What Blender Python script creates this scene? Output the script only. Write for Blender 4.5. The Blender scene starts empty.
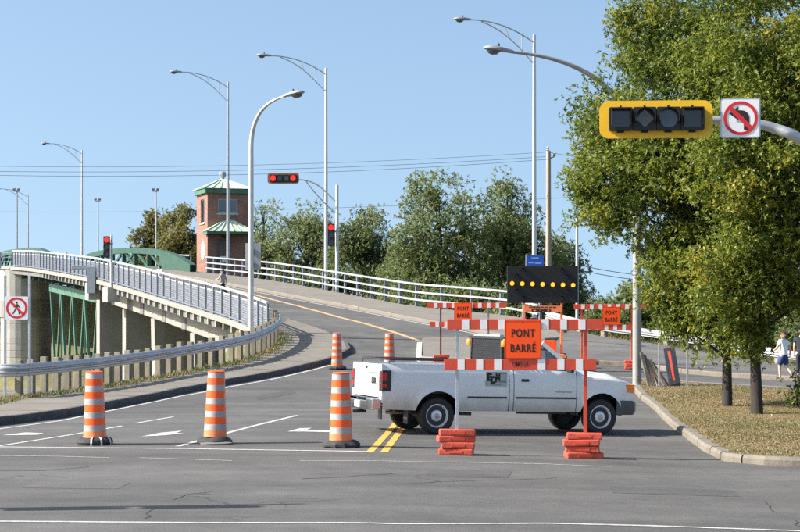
import bpy, bmesh, math, random
import numpy as np
from mathutils import Vector, Matrix
R = math.radians
rng = random.Random(7)
scn = bpy.context.scene
COL = scn.collection

# ------------------------------------------------------------------ camera, sky, sun, exposure
FPX, CAMH, HZN = 1750.0, 2.4, 313.0          # focal length in photo pixels, eye height, horizon row
cam_d = bpy.data.cameras.new('camera')
cam_d.sensor_width = 36.0
cam_d.lens = 36.0 * FPX / 800.0
cam_d.shift_y = (HZN - 266.0) / 800.0
cam_d.clip_start, cam_d.clip_end = 0.5, 9000.0
cam = bpy.data.objects.new('camera', cam_d)
cam.location = (0, 0, CAMH)
cam.rotation_euler = (R(90), 0, 0)
COL.objects.link(cam)
scn.camera = cam

SUN_ELEV = R(36.0)
SUN_H = Vector((-1.0, -0.13, 0)).normalized()        # horizontal direction towards the sun
sun_vec = Vector((SUN_H.x * math.cos(SUN_ELEV), SUN_H.y * math.cos(SUN_ELEV), math.sin(SUN_ELEV)))
world = bpy.data.worlds.new('World')
scn.world = world
world.use_nodes = True
wn = world.node_tree
sky = wn.nodes.new('ShaderNodeTexSky')
sky.sky_type = 'NISHITA'
sky.sun_disc = False
sky.sun_elevation = SUN_ELEV
sky.sun_rotation = math.atan2(SUN_H.x, SUN_H.y)
sky.altitude = 50
sky.air_density = 1.0
sky.dust_density = 2.2
sky.ozone_density = 2.2
# the sky is read a little above the true direction, so that no white band sits on the horizon
stc = wn.nodes.new('ShaderNodeTexCoord'); ssx = wn.nodes.new('ShaderNodeSeparateXYZ'); scx = wn.nodes.new('ShaderNodeCombineXYZ')
smr = wn.nodes.new('ShaderNodeMapRange')
for _i, _v in ((1, 0.0), (2, 1.0), (3, 0.18), (4, 1.0)): smr.inputs[_i].default_value = _v
wn.links.new(stc.outputs['Generated'], ssx.inputs[0]); wn.links.new(ssx.outputs[2], smr.inputs[0])
wn.links.new(ssx.outputs[0], scx.inputs[0]); wn.links.new(ssx.outputs[1], scx.inputs[1]); wn.links.new(smr.outputs[0], scx.inputs[2])
wn.links.new(scx.outputs[0], sky.inputs['Vector'])
bgn = wn.nodes['Background']
bgn.inputs['Strength'].default_value = 0.122
stn = wn.nodes.new('ShaderNodeMix'); stn.data_type = 'RGBA'; stn.blend_type = 'MULTIPLY'; stn.inputs[0].default_value = 1.0
stn.inputs[7].default_value = (1.0, .985, .90, 1)          # even tint over the sky: a little less blue everywhere
wn.links.new(sky.outputs[0], stn.inputs[6]); wn.links.new(stn.outputs[2], bgn.inputs[0])
sl = bpy.data.lights.new('sun', 'SUN')
sl.energy = 5.0
sl.angle = R(0.53)
sl.color = (1.0, 0.94, 0.85)
so = bpy.data.objects.new('sun', sl)
so.rotation_euler = (-sun_vec).to_track_quat('-Z', 'Y').to_euler()
so.location = (-30, 0, 40)
COL.objects.link(so)
vs = scn.view_settings
vs.view_transform = 'Standard'
vs.look = 'None'
vs.exposure = 1.1
vs.gamma = 1.0
vs.use_curve_mapping = False
scn.cycles.use_denoising = False

# ------------------------------------------------------------------ the lie of the land
DU = Vector((-0.342, 0.9397)); DV = Vector((0.9397, 0.342))    # along and across the bridge
_gu = [0, 46, 50, 54, 59, 63, 67, 71.8, 78, 84, 89, 95.4, 105, 110, 124.7, 133, 150, 180, 220, 400]
_gz = [0, 0, .01, .08, .36, .75, 1.25, 1.80, 2.28, 2.70, 3.08, 3.55, 4.2, 4.47, 5.2, 5.6, 6.2, 6.7, 6.9, 6.9]
_tu = np.arange(0, 400, .25)
_tz = np.interp(_tu, _gu, _gz)
_k = np.ones(25) / 25
_tz[12:-12] = np.convolve(_tz, _k, 'valid')
def sstep(a, b, x):
    t = min(max((x - a) / (b - a), 0.0), 1.0)
    return t * t * (3 - 2 * t)
def uv(u, v): return DU.x * u + DV.x * v, DU.y * u + DV.y * v
def to_uv(x, y): return x * DU.x + y * DU.y, x * DV.x + y * DV.y
def gz(u): return float(np.interp(u, _tu, _tz))
def S(x, y):
    z = gz(x * DU.x + y * DU.y)
    return z - .028 * min(max(x + .5, 0), 5.5) * (1 - sstep(40, 48, y))
def ray(px, py, Y): return Vector(((px - 400) * Y / FPX, Y, CAMH + (HZN - py) * Y / FPX))
def UP(px, py, dz=0.0):
    """where the line of sight through a photo pixel meets the land"""
    Y = 12.0
    while Y < 400:
        p = ray(px, py, Y)
        if p.z <= S(p.x, p.y) + dz: break
        Y += .5
    lo, hi = Y - .5, Y
    for _ in range(24):
        m = (lo + hi) / 2
        p = ray(px, py, m)
        if p.z <= S(p.x, p.y) + dz: hi = m
        else: lo = m
    return ray(px, py, hi)
def UPS(pts, dz=0.0): return [UP(a, b, dz) for a, b in pts]
def on_line(px, v):
    """point on the bridge line 'v' that stands in photo column px"""
    k = (px - 400) / FPX
    Y = v / (DV.y + DV.x * k)
    return k * Y, Y

# ------------------------------------------------------------------ materials
MATS = {}
def nodes_of(name):
    m = bpy.data.materials.new(name); m.use_nodes = True
    nt = m.node_tree
    return m, nt, nt.nodes['Principled BSDF']
def N(nt, t, **kw):
    n = nt.nodes.new(t)
    for k, v in kw.items():
        if k in n.inputs.keys(): n.inputs[k].default_value = v
        else: setattr(n, k, v)
    return n
def noise(nt, vec, scale, detail=4, rough=.6, dist=0.0):
    n = N(nt, 'ShaderNodeTexNoise'); n.inputs['Scale'].default_value = scale
    n.inputs['Detail'].default_value = detail; n.inputs['Roughness'].default_value = rough
    n.inputs['Distortion'].default_value = dist
    nt.links.new(vec, n.inputs['Vector']); return n.outputs['Fac']
def ramp(nt, fac, a, b, ca=(0, 0, 0, 1), cb=(1, 1, 1, 1)):
    r = N(nt, 'ShaderNodeValToRGB')
    r.color_ramp.elements[0].position = a; r.color_ramp.elements[1].position = b
    r.color_ramp.elements[0].color = ca; r.color_ramp.elements[1].color = cb
    nt.links.new(fac, r.inputs[0]); return r.outputs[0]
def mix(nt, fac, a, b, mode='MIX'):
    n = N(nt, 'ShaderNodeMix', data_type='RGBA', blend_type=mode)
    for s, v in ((0, fac), (6, a), (7, b)):
        if hasattr(v, 'is_linked') or isinstance(v, bpy.types.NodeSocket): nt.links.new(v, n.inputs[s])
        else: n.inputs[s].default_value = v if s == 0 else (tuple(v) + (1,))[:4]
    return n.outputs[2]
def coords(nt, stretch=None):
    tc = N(nt, 'ShaderNodeTexCoord'); oi = N(nt, 'ShaderNodeObjectInfo')
    ad = N(nt, 'ShaderNodeVectorMath', operation='ADD')
    sc = N(nt, 'ShaderNodeVectorMath', operation='SCALE'); sc.inputs['Scale'].default_value = 37.0
    cb = N(nt, 'ShaderNodeCombineXYZ')
    nt.links.new(oi.outputs['Random'], cb.inputs[0]); nt.links.new(oi.outputs['Random'], cb.inputs[1])
    nt.links.new(cb.outputs[0], sc.inputs[0])
    nt.links.new(tc.outputs['Object'], ad.inputs[0]); nt.links.new(sc.outputs[0], ad.inputs[1])
    out = ad.outputs[0]
    if stretch:
        mp = N(nt, 'ShaderNodeMapping'); mp.inputs['Scale'].default_value = stretch
        nt.links.new(out, mp.inputs[0]); out = mp.outputs[0]
    return out
def bump(nt, bs, h, strength, dist=.02):
    b = N(nt, 'ShaderNodeBump'); b.inputs['Strength'].default_value = strength; b.inputs['Distance'].default_value = dist
    nt.links.new(h, b.inputs['Height']); nt.links.new(b.outputs[0], bs.inputs['Normal'])
def M(name, col, rough=.6, metal=0.0, var=.15, scale=4, bstr=0.0, bscale=60, dirt=0.0, dcol=(.10, .085, .065), stretch=None, coat=0.0):
    """general painted / cast / worn surface: tone variation, dirt blotches and fine relief"""
    if name in MATS: return MATS[name]
    m, nt, bs = nodes_of(name)
    vec = coords(nt, stretch)
    f1 = noise(nt, vec, scale, 5)
    lo = tuple(c * (1 - var) for c in col); hi = tuple(min(c * (1 + var), 1) for c in col)
    c = mix(nt, ramp(nt, f1, .3, .7), lo, hi)
    if dirt:
        f2 = ramp(nt, noise(nt, vec, scale * 2.3, 8, .7, .4), .52, .74)
        mm = N(nt, 'ShaderNodeMath', operation='MULTIPLY'); mm.inputs[1].default_value = dirt
        nt.links.new(f2, mm.inputs[0])
        c = mix(nt, mm.outputs[0], c, dcol)
    nt.links.new(c, bs.inputs['Base Color'])
    bs.inputs['Metallic'].default_value = metal
    rr = N(nt, 'ShaderNodeMapRange'); rr.inputs[3].default_value = max(rough - .08, .03); rr.inputs[4].default_value = min(rough + .1, 1)
    nt.links.new(f1, rr.inputs[0]); nt.links.new(rr.outputs[0], bs.inputs['Roughness'])
    if coat: bs.inputs['Coat Weight'].default_value = coat; bs.inputs['Coat Roughness'].default_value = .06
    if bstr: bump(nt, bs, noise(nt, vec, bscale, 6, .65), bstr)
    MATS[name] = m; return m
def M_emit(name, col, strength):
    m, nt, bs = nodes_of(name)
    bs.inputs['Base Color'].default_value = tuple(c * .4 for c in col) + (1,)
    bs.inputs['Emission Color'].default_value = tuple(col) + (1,)
    bs.inputs['Emission Strength'].default_value = strength
    # a lens pattern so the lamp is not one flat disc
    v = N(nt, 'ShaderNodeTexVoronoi'); v.inputs['Scale'].default_value = 45
    tc = N(nt, 'ShaderNodeTexCoord'); nt.links.new(tc.outputs['Object'], v.inputs['Vector'])
    mr = N(nt, 'ShaderNodeMapRange'); mr.inputs[1].default_value = 0; mr.inputs[2].default_value = .6
    mr.inputs[3].default_value = strength * 1.15; mr.inputs[4].default_value = strength * .75
    nt.links.new(v.outputs['Distance'], mr.inputs[0]); nt.links.new(mr.outputs[0], bs.inputs['Emission Strength'])
    MATS[name] = m; return m
def M_glass(name, tint, opacity):
    m, nt, bs = nodes_of(name)
    out = nt.nodes['Material Output']
    gl = N(nt, 'ShaderNodeBsdfGlossy'); gl.inputs['Roughness'].default_value = .03
    tr = N(nt, 'ShaderNodeBsdfTransparent'); tr.inputs[0].default_value = tuple(tint) + (1,)
    fr = N(nt, 'ShaderNodeFresnel'); fr.inputs['IOR'].default_value = 1.5
    mr = N(nt, 'ShaderNodeMapRange'); mr.inputs[3].default_value = opacity; mr.inputs[4].default_value = 1
    nz = noise(nt, coords(nt), 2.0, 2)
    ad = N(nt, 'ShaderNodeMath', operation='MULTIPLY_ADD'); ad.inputs[1].default_value = .05
    nt.links.new(nz, ad.inputs[0]); nt.links.new(fr.outputs[0], ad.inputs[2])
    nt.links.new(ad.outputs[0], mr.inputs[0])
    mx = N(nt, 'ShaderNodeMixShader')
    nt.links.new(mr.outputs[0], mx.inputs[0]); nt.links.new(tr.outputs[0], mx.inputs[1]); nt.links.new(gl.outputs[0], mx.inputs[2])
    nt.links.new(mx.outputs[0], out.inputs[0])
    MATS[name] = m; return m
def M_asphalt(name, base, tint=(1.0, 1.0, 1.03), cracks=1.0, streak=(.05, .5, 1)):
    m, nt, bs = nodes_of(name)
    tc = N(nt, 'ShaderNodeTexCoord'); vec = tc.outputs['Object']
    c0 = tuple(base * t for t in tint)
    fine = noise(nt, vec, 34, 5, .9)
    big = noise(nt, vec, .16, 5, .6, .6)
    mid = noise(nt, vec, 1.3, 6, .7)
    mp = N(nt, 'ShaderNodeMapping'); mp.inputs['Scale'].default_value = streak
    nt.links.new(vec, mp.inputs[0]); st = noise(nt, mp.outputs[0], 1.6, 5, .6)
    c = mix(nt, ramp(nt, big, .35, .68), tuple(x * .84 for x in c0), tuple(x * 1.17 for x in c0))
    c = mix(nt, .55, c, mix(nt, ramp(nt, st, .3, .7), (.60, .60, .60), (1.36, 1.36, 1.35)), 'MULTIPLY')
    c = mix(nt, .5, c, mix(nt, ramp(nt, mid, .3, .72), (.66, .66, .66), (1.32, 1.32, 1.32)), 'MULTIPLY')
    c = mix(nt, .75, c, mix(nt, ramp(nt, fine, .32, .68), (.42, .42, .42), (1.62, 1.62, 1.6)), 'MULTIPLY')
    # oil and tyre stains
    oil = ramp(nt, noise(nt, vec, .75, 7, .7, .5), .62, .74)
    om = N(nt, 'ShaderNodeMath', operation='MULTIPLY'); om.inputs[1].default_value = .45; nt.links.new(oil, om.inputs[0])
    c = mix(nt, om.outputs[0], c, tuple(x * .55 for x in c0))
    if cracks:
        wob = N(nt, 'ShaderNodeTexNoise'); wob.inputs['Scale'].default_value = 1.1; wob.inputs['Detail'].default_value = 6
        nt.links.new(vec, wob.inputs['Vector'])
        va = N(nt, 'ShaderNodeVectorMath', operation='MULTIPLY_ADD'); va.inputs[1].default_value = (1.5, 1.5, 0); nt.links.new(wob.outputs['Color'], va.inputs[0]); nt.links.new(vec, va.inputs[2])
        vo = N(nt, 'ShaderNodeTexVoronoi', feature='DISTANCE_TO_EDGE'); vo.inputs['Scale'].default_value = .21
        nt.links.new(va.outputs[0], vo.inputs['Vector'])
        line = ramp(nt, vo.outputs['Distance'], .002, .006, (1, 1, 1, 1), (0, 0, 0, 1))
        msk = ramp(nt, noise(nt, vec, .3, 3), .50, .62)
        mm = N(nt, 'ShaderNodeMath', operation='MULTIPLY'); nt.links.new(line, mm.inputs[0]); nt.links.new(msk, mm.inputs[1])
        m2 = N(nt, 'ShaderNodeMath', operation='MULTIPLY'); m2.inputs[1].default_value = .75 * cracks; nt.links.new(mm.outputs[0], m2.inputs[0])
        c = mix(nt, m2.outputs[0], c, (base * .25,) * 3)
    nt.links.new(c, bs.inputs['Base Color'])
    bs.inputs['Roughness'].default_value = .82
    bs.inputs['Specular IOR Level'].default_value = .35
    bump(nt, bs, fine, .5, .01)
    MATS[name] = m; return m
def M_leaf(name, dark, mid_, light, amber, trans=.35):
    m, nt, bs = nodes_of(name)
    at = N(nt, 'ShaderNodeAttribute', attribute_name='tint')
    r = N(nt, 'ShaderNodeValToRGB')
    e = r.color_ramp.elements
    e[0].position = 0; e[0].color = dark + (1,)
    e[1].position = 1; e[1].color = amber + (1,)
    for p, c in ((.38, mid_), (.72, light)):
        k = e.new(p); k.color = c + (1,)
    nt.links.new(at.outputs['Fac'], r.inputs[0])
    nt.links.new(r.outputs[0], bs.inputs['Base Color'])
    bs.inputs['Roughness'].default_value = .5
    tl = N(nt, 'ShaderNodeBsdfTranslucent'); nt.links.new(r.outputs[0], tl.inputs[0])
    mx = N(nt, 'ShaderNodeMixShader'); mx.inputs[0].default_value = trans
    nt.links.new(bs.outputs[0], mx.inputs[1]); nt.links.new(tl.outputs[0], mx.inputs[2])
    nt.links.new(mx.outputs[0], nt.nodes['Material Output'].inputs[0])
    MATS[name] = m; return m

M_asphalt('asphalt', .092, (1.03, 1.0, .97))
M_asphalt('asphalt_path', .112, (1.03, 1.0, .96), .4)
M('paint_white', (.44, .44, .425), .7, var=.25, scale=6, dirt=.9, dcol=(.16, .16, .165), bstr=.2)
M('paint_yellow', (.62, .34, .06), .7, var=.2, scale=5, dirt=.6, dcol=(.18, .15, .12), bstr=.2)
M('paint_yellow_worn', (.44, .30, .15), .75, var=.2, scale=3, dirt=.9, dcol=(.17, .16, .15))
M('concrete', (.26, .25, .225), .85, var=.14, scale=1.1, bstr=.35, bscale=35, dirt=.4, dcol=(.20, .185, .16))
M('concrete_walk', (.168, .152, .129), .85, var=.13, scale=.8, bstr=.35, bscale=40, dirt=.45, dcol=(.13, .12, .105))
M('kerb_shaded', (.075, .073, .072), .85, var=.3, scale=3, bstr=.4, dirt=.3, dcol=(.16, .15, .13))  # left kerb: shade on its road face is put into the colour
M('concrete_kerb', (.175, .155, .125), .88, var=.2, scale=2.2, bstr=.7, bscale=18, dirt=.7, dcol=(.10, .09, .07))
M('concrete_pale', (.40, .39, .36), .85, var=.14, scale=.9, bstr=.3, bscale=20, dirt=.45, dcol=(.28, .26, .22))
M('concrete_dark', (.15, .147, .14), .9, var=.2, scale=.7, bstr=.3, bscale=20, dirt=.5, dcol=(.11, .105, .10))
M('joint', (.10, .095, .085), .9)
M('tar', (.045, .045, .046), .55, var=.3)
M('mesh_grey', (.50, .52, .56), .5, metal=.1, var=.1)
M('galv', (.52, .55, .58), .42, metal=.75, var=.12, scale=7, bstr=.05, dirt=.2, dcol=(.34, .34, .33))
M('galv_bright', (.66, .68, .70), .45, metal=.45, var=.1, scale=6, dirt=.2, dcol=(.45, .45, .44))
M('steel_grey', (.30, .33, .37), .5, metal=.4, var=.12, scale=8, dirt=.2)
M('alu_pole', (.50, .51, .52), .42, metal=.65, var=.08, scale=5)
M('rail_blue', (.18, .205, .245), .5, metal=.3, var=.15, scale=6)
M('beam', (.50, .515, .53), .42, metal=.6, var=.12, scale=1.5, dirt=.3, dcol=(.30, .31, .32))
M('beam_white', (.36, .375, .39), .45, metal=.2, var=.08, scale=1.5, dirt=.25, dcol=(.45, .45, .44))
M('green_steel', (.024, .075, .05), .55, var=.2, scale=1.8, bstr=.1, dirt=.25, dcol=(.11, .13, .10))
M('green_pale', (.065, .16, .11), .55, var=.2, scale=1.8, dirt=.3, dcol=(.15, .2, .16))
M('copper', (.50, .60, .47), .6, var=.16, scale=2.2, bstr=.1, dirt=.3, dcol=(.22, .38, .3))
M('cornice', (.42, .55, .47), .7, var=.1)
M('wood_post', (.22, .195, .145), .85, var=.25, scale=5, bstr=.4, bscale=30, dirt=.5, dcol=(.17, .145, .10), stretch=(1, 1, .25))
M('wood_pole', (.33, .27, .215), .9, var=.2, scale=5, bstr=.4, bscale=30, stretch=(1, 1, .12))
M('plank', (.34, .27, .19), .85, var=.3, scale=4, bstr=.3, bscale=30, stretch=(1, 1, .2), dirt=.4)
M('plank_dark', (.12, .105, .09), .85, var=.3, scale=4, bstr=.3, stretch=(1, 1, .2))
M('pole_grey', (.27, .275, .27), .6, metal=.2, var=.15, scale=3, bstr=.1, dirt=.3, dcol=(.18, .175, .165))
M('slate', (.02, .024, .034), .55, var=.2, scale=2, dirt=.3, dcol=(.16, .16, .17))
M('orange_plastic', (.95, .10, .008), .42, var=.1, scale=5, dirt=.4, dcol=(.40, .12, .05))
M('orange_faded', (.78, .22, .08), .55, var=.12, scale=6, dirt=.5, dcol=(.42, .2, .12))
M('band_white', (.35, .335, .33), .5, var=.12, scale=6, dirt=.5, dcol=(.22, .20, .19))
M('rubber', (.028, .028, .03), .75, var=.3, scale=7, bstr=.2, dirt=.35, dcol=(.10, .095, .085))
M('tyre', (.018, .018, .019), .7, var=.2, scale=9, dirt=.25, dcol=(.05, .047, .042))
M('strap_white', (.7, .7, .7), .5, var=.1)
M('sandbag_red', (.50, .07, .04), .65, var=.22, scale=6, bstr=.4, bscale=30, dirt=.55, dcol=(.40, .12, .075))
M('rail_red', (.62, .07, .03), .5, var=.08, scale=7, dirt=.25, dcol=(.35, .08, .05))
M('rail_white', (.78, .78, .77), .5, var=.06, scale=7, dirt=.2, dcol=(.5, .48, .45))
M('sign_orange', (1.0, .085, .002), .38, var=.03, scale=5)
M('sign_black', (.012, .012, .012), .6)
M('sign_black_faded', (.10, .018, .012), .6)
M('sign_white', (.80, .80, .80), .45, var=.03)
M('sign_red', (.62, .02, .025), .45, var=.04)
M('sign_blue', (.012, .07, .36), .4, var=.05)
M('sign_blue_pale', (.16, .28, .55), .4)
M('sign_back', (.36, .375, .39), .5, metal=.3, var=.08)
M('yellow_board', (.80, .46, .012), .45, var=.05, scale=3, dirt=.15, dcol=(.5, .32, .05))
M('brown_board', (.22, .09, .03), .5, var=.1)
M('black_plastic', (.007, .0075, .008), .45, var=.25, scale=9)
M('lens_dark', (.02, .023, .026), .12, var=.3, scale=20, coat=.4)
M('lens_bluish', (.06, .085, .10), .12, var=.3, scale=20, coat=.5)
M('lens_brown', (.10, .085, .07), .15, var=.3, scale=20, coat=.4)
M('truck_white', (.70, .70, .69), .3, var=.03, scale=2, dirt=.12, dcol=(.55, .52, .47), coat=.6)
def truck_paint():                                      # truck_white_built: white paint, road dirt thrown up the sills
    m = MATS['truck_white']; nt = m.node_tree; bs = nt.nodes['Principled BSDF']
    old = bs.inputs['Base Color'].links[0].from_socket
    tc = N(nt, 'ShaderNodeTexCoord'); sx = N(nt, 'ShaderNodeSeparateXYZ'); nt.links.new(tc.outputs['Object'], sx.inputs[0])
    nz = noise(nt, tc.outputs['Object'], 3.5, 7, .7, .3)
    ad = N(nt, 'ShaderNodeMath', operation='MULTIPLY_ADD'); ad.inputs[1].default_value = -.55; nt.links.new(nz, ad.inputs[0]); nt.links.new(sx.outputs[2], ad.inputs[2])
    f = ramp(nt, ad.outputs[0], .20, .52, (1, 1, 1, 1), (0, 0, 0, 1))
    mm = N(nt, 'ShaderNodeMath', operation='MULTIPLY'); mm.inputs[1].default_value = .6; nt.links.new(f, mm.inputs[0])
    nt.links.new(mix(nt, mm.outputs[0], old, (.30, .25, .19)), bs.inputs['Base Color'])
truck_paint()
M('truck_grime', (.40, .37, .33), .6, var=.25, scale=3)
M('rim_silver', (.74, .74, .75), .28, metal=.3, var=.15, scale=9, dirt=.3, dcol=(.25, .24, .22))
M('bumper_dark', (.07, .075, .08), .45, metal=.3, var=.15)
M('chrome', (.68, .68, .69), .16, metal=1.0, var=.1, scale=5)
M('chrome_dull', (.42, .42, .42), .35, metal=.85, var=.15, scale=5, dirt=.2)
M('trim_black', (.022, .023, .025), .5, var=.2)
M('interior', (.05, .052, .056), .8, var=.2)
M('lamp_red', (.50, .012, .02), .15, var=.1, coat=.6)
M('lamp_amber', (.85, .22, .015), .2, var=.1, coat=.5)
M('magnet', (.36, .40, .37), .5, var=.08, scale=9)
M('magnet_grey', (.20, .22, .21), .5)
M('mag_green', (.12, .30, .10), .5)
M('earth', (.17, .125, .07), .95, var=.3, scale=.8, bstr=.5, bscale=14)
M('bark', (.030, .026, .022), .95, var=.35, scale=7, bstr=.7, bscale=26, stretch=(1, 1, .3))
M('skin', (.58, .36, .26), .55, var=.08)
M('hair_brown', (.16, .09, .045), .6, var=.3)
M('hair_dark', (.03, .024, .02), .6, var=.3)
M('cloth_white', (.78, .78, .79), .85, var=.05, scale=12)
M('cloth_blue', (.025, .055, .16), .85, var=.12, scale=14)
M('cloth_navy', (.018, .024, .042), .85, var=.15, scale=14)
M('cloth_grey', (.30, .30, .29), .85, var=.15, scale=14)
M('cloth_black', (.02, .02, .022), .85, var=.2)
M('far_grey', (.42, .43, .45), .8, var=.1, scale=.5)
M('wire', (.03, .032, .036), .6)
M('water', (.02, .035, .035), .08, var=.2, scale=.3, bstr=.15, bscale=2)
M_emit('lit_red', (1.0, .02, .015), 1.4)
M_emit('lit_amber', (1.0, .30, .015), 1.5)
M_glass('cab_glass', (.50, .55, .54), .12)
M('rear_glass', (.02, .024, .026), .38, var=.3, scale=2)
MATS['rear_glass'].node_tree.nodes['Principled BSDF'].inputs['Specular IOR Level'].default_value = .12
M_glass('tower_glass', (.10, .12, .13), .10)
M_leaf('leaf_near', (.045, .08, .014), (.128, .18, .026), (.26, .285, .036), (.42, .33, .036), .5)
M_leaf('leaf_far', (.06, .092, .032), (.155, .20, .072), (.25, .285, .105), (.31, .31, .12), .5)
M_leaf('leaf_autumn', (.075, .09, .03), (.17, .17, .055), (.25, .225, .075), (.31, .24, .08), .5)
M_leaf('grass_blade', (.12, .125, .042), (.18, .15, .06), (.235, .175, .082), (.28, .205, .105), .3)
M_leaf('weed_blade', (.06, .085, .02), (.11, .14, .035), (.22, .19, .07), (.30, .22, .09), .3)

def brick_mat():
    m, nt, bs = nodes_of('brick_wall')
    vec = coords(nt)
    mp = N(nt, 'ShaderNodeMapping'); mp.inputs['Rotation'].default_value = (R(90), 0, 0)
    nt.links.new(vec, mp.inputs[0])
    b = N(nt, 'ShaderNodeTexBrick'); b.inputs['Scale'].default_value = 4.2
    b.inputs['Color1'].default_value = (.30, .145, .105, 1); b.inputs['Color2'].default_value = (.22, .105, .08, 1)
    b.inputs['Mortar'].default_value = (.32, .27, .23, 1); b.inputs['Mortar Size'].default_value = .014
    nt.links.new(mp.outputs[0], b.inputs['Vector'])
    c = mix(nt, ramp(nt, noise(nt, vec, 1.3, 5), .3, .7), (.75, .75, .75), (1.2, 1.15, 1.1))
    nt.links.new(mix(nt, 1.0, b.outputs['Color'], c, 'MULTIPLY'), bs.inputs['Base Color'])
    bs.inputs['Roughness'].default_value = .9
    MATS['brick_wall'] = m
brick_mat()
def grass_mat(name, a, b, c_, sc):
    m, nt, bs = nodes_of(name)
    tc = N(nt, 'ShaderNodeTexCoord'); vec = tc.outputs['Object']
    f = noise(nt, vec, sc, 7, .7, .5); g = noise(nt, vec, sc * 7, 6, .75); h = noise(nt, vec, 60, 3, .8)
    c = mix(nt, ramp(nt, f, .33, .62), a, b)
    mk = ramp(nt, g, .5, .72)
    c = mix(nt, mk, c, c_)
    c = mix(nt, .8, c, mix(nt, ramp(nt, h, .3, .7), (.6, .6, .6), (1.35, 1.35, 1.3)), 'MULTIPLY')
    nt.links.new(c, bs.inputs['Base Color']); bs.inputs['Roughness'].default_value = .95
    bump(nt, bs, h, .8, .03); MATS[name] = m
grass_mat('grass_dry', (.15, .145, .05), (.24, .165, .082), (.23, .155, .085), .26)
grass_mat('grass_bank', (.075, .095, .026), (.15, .13, .055), (.19, .15, .075), .25)

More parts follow.
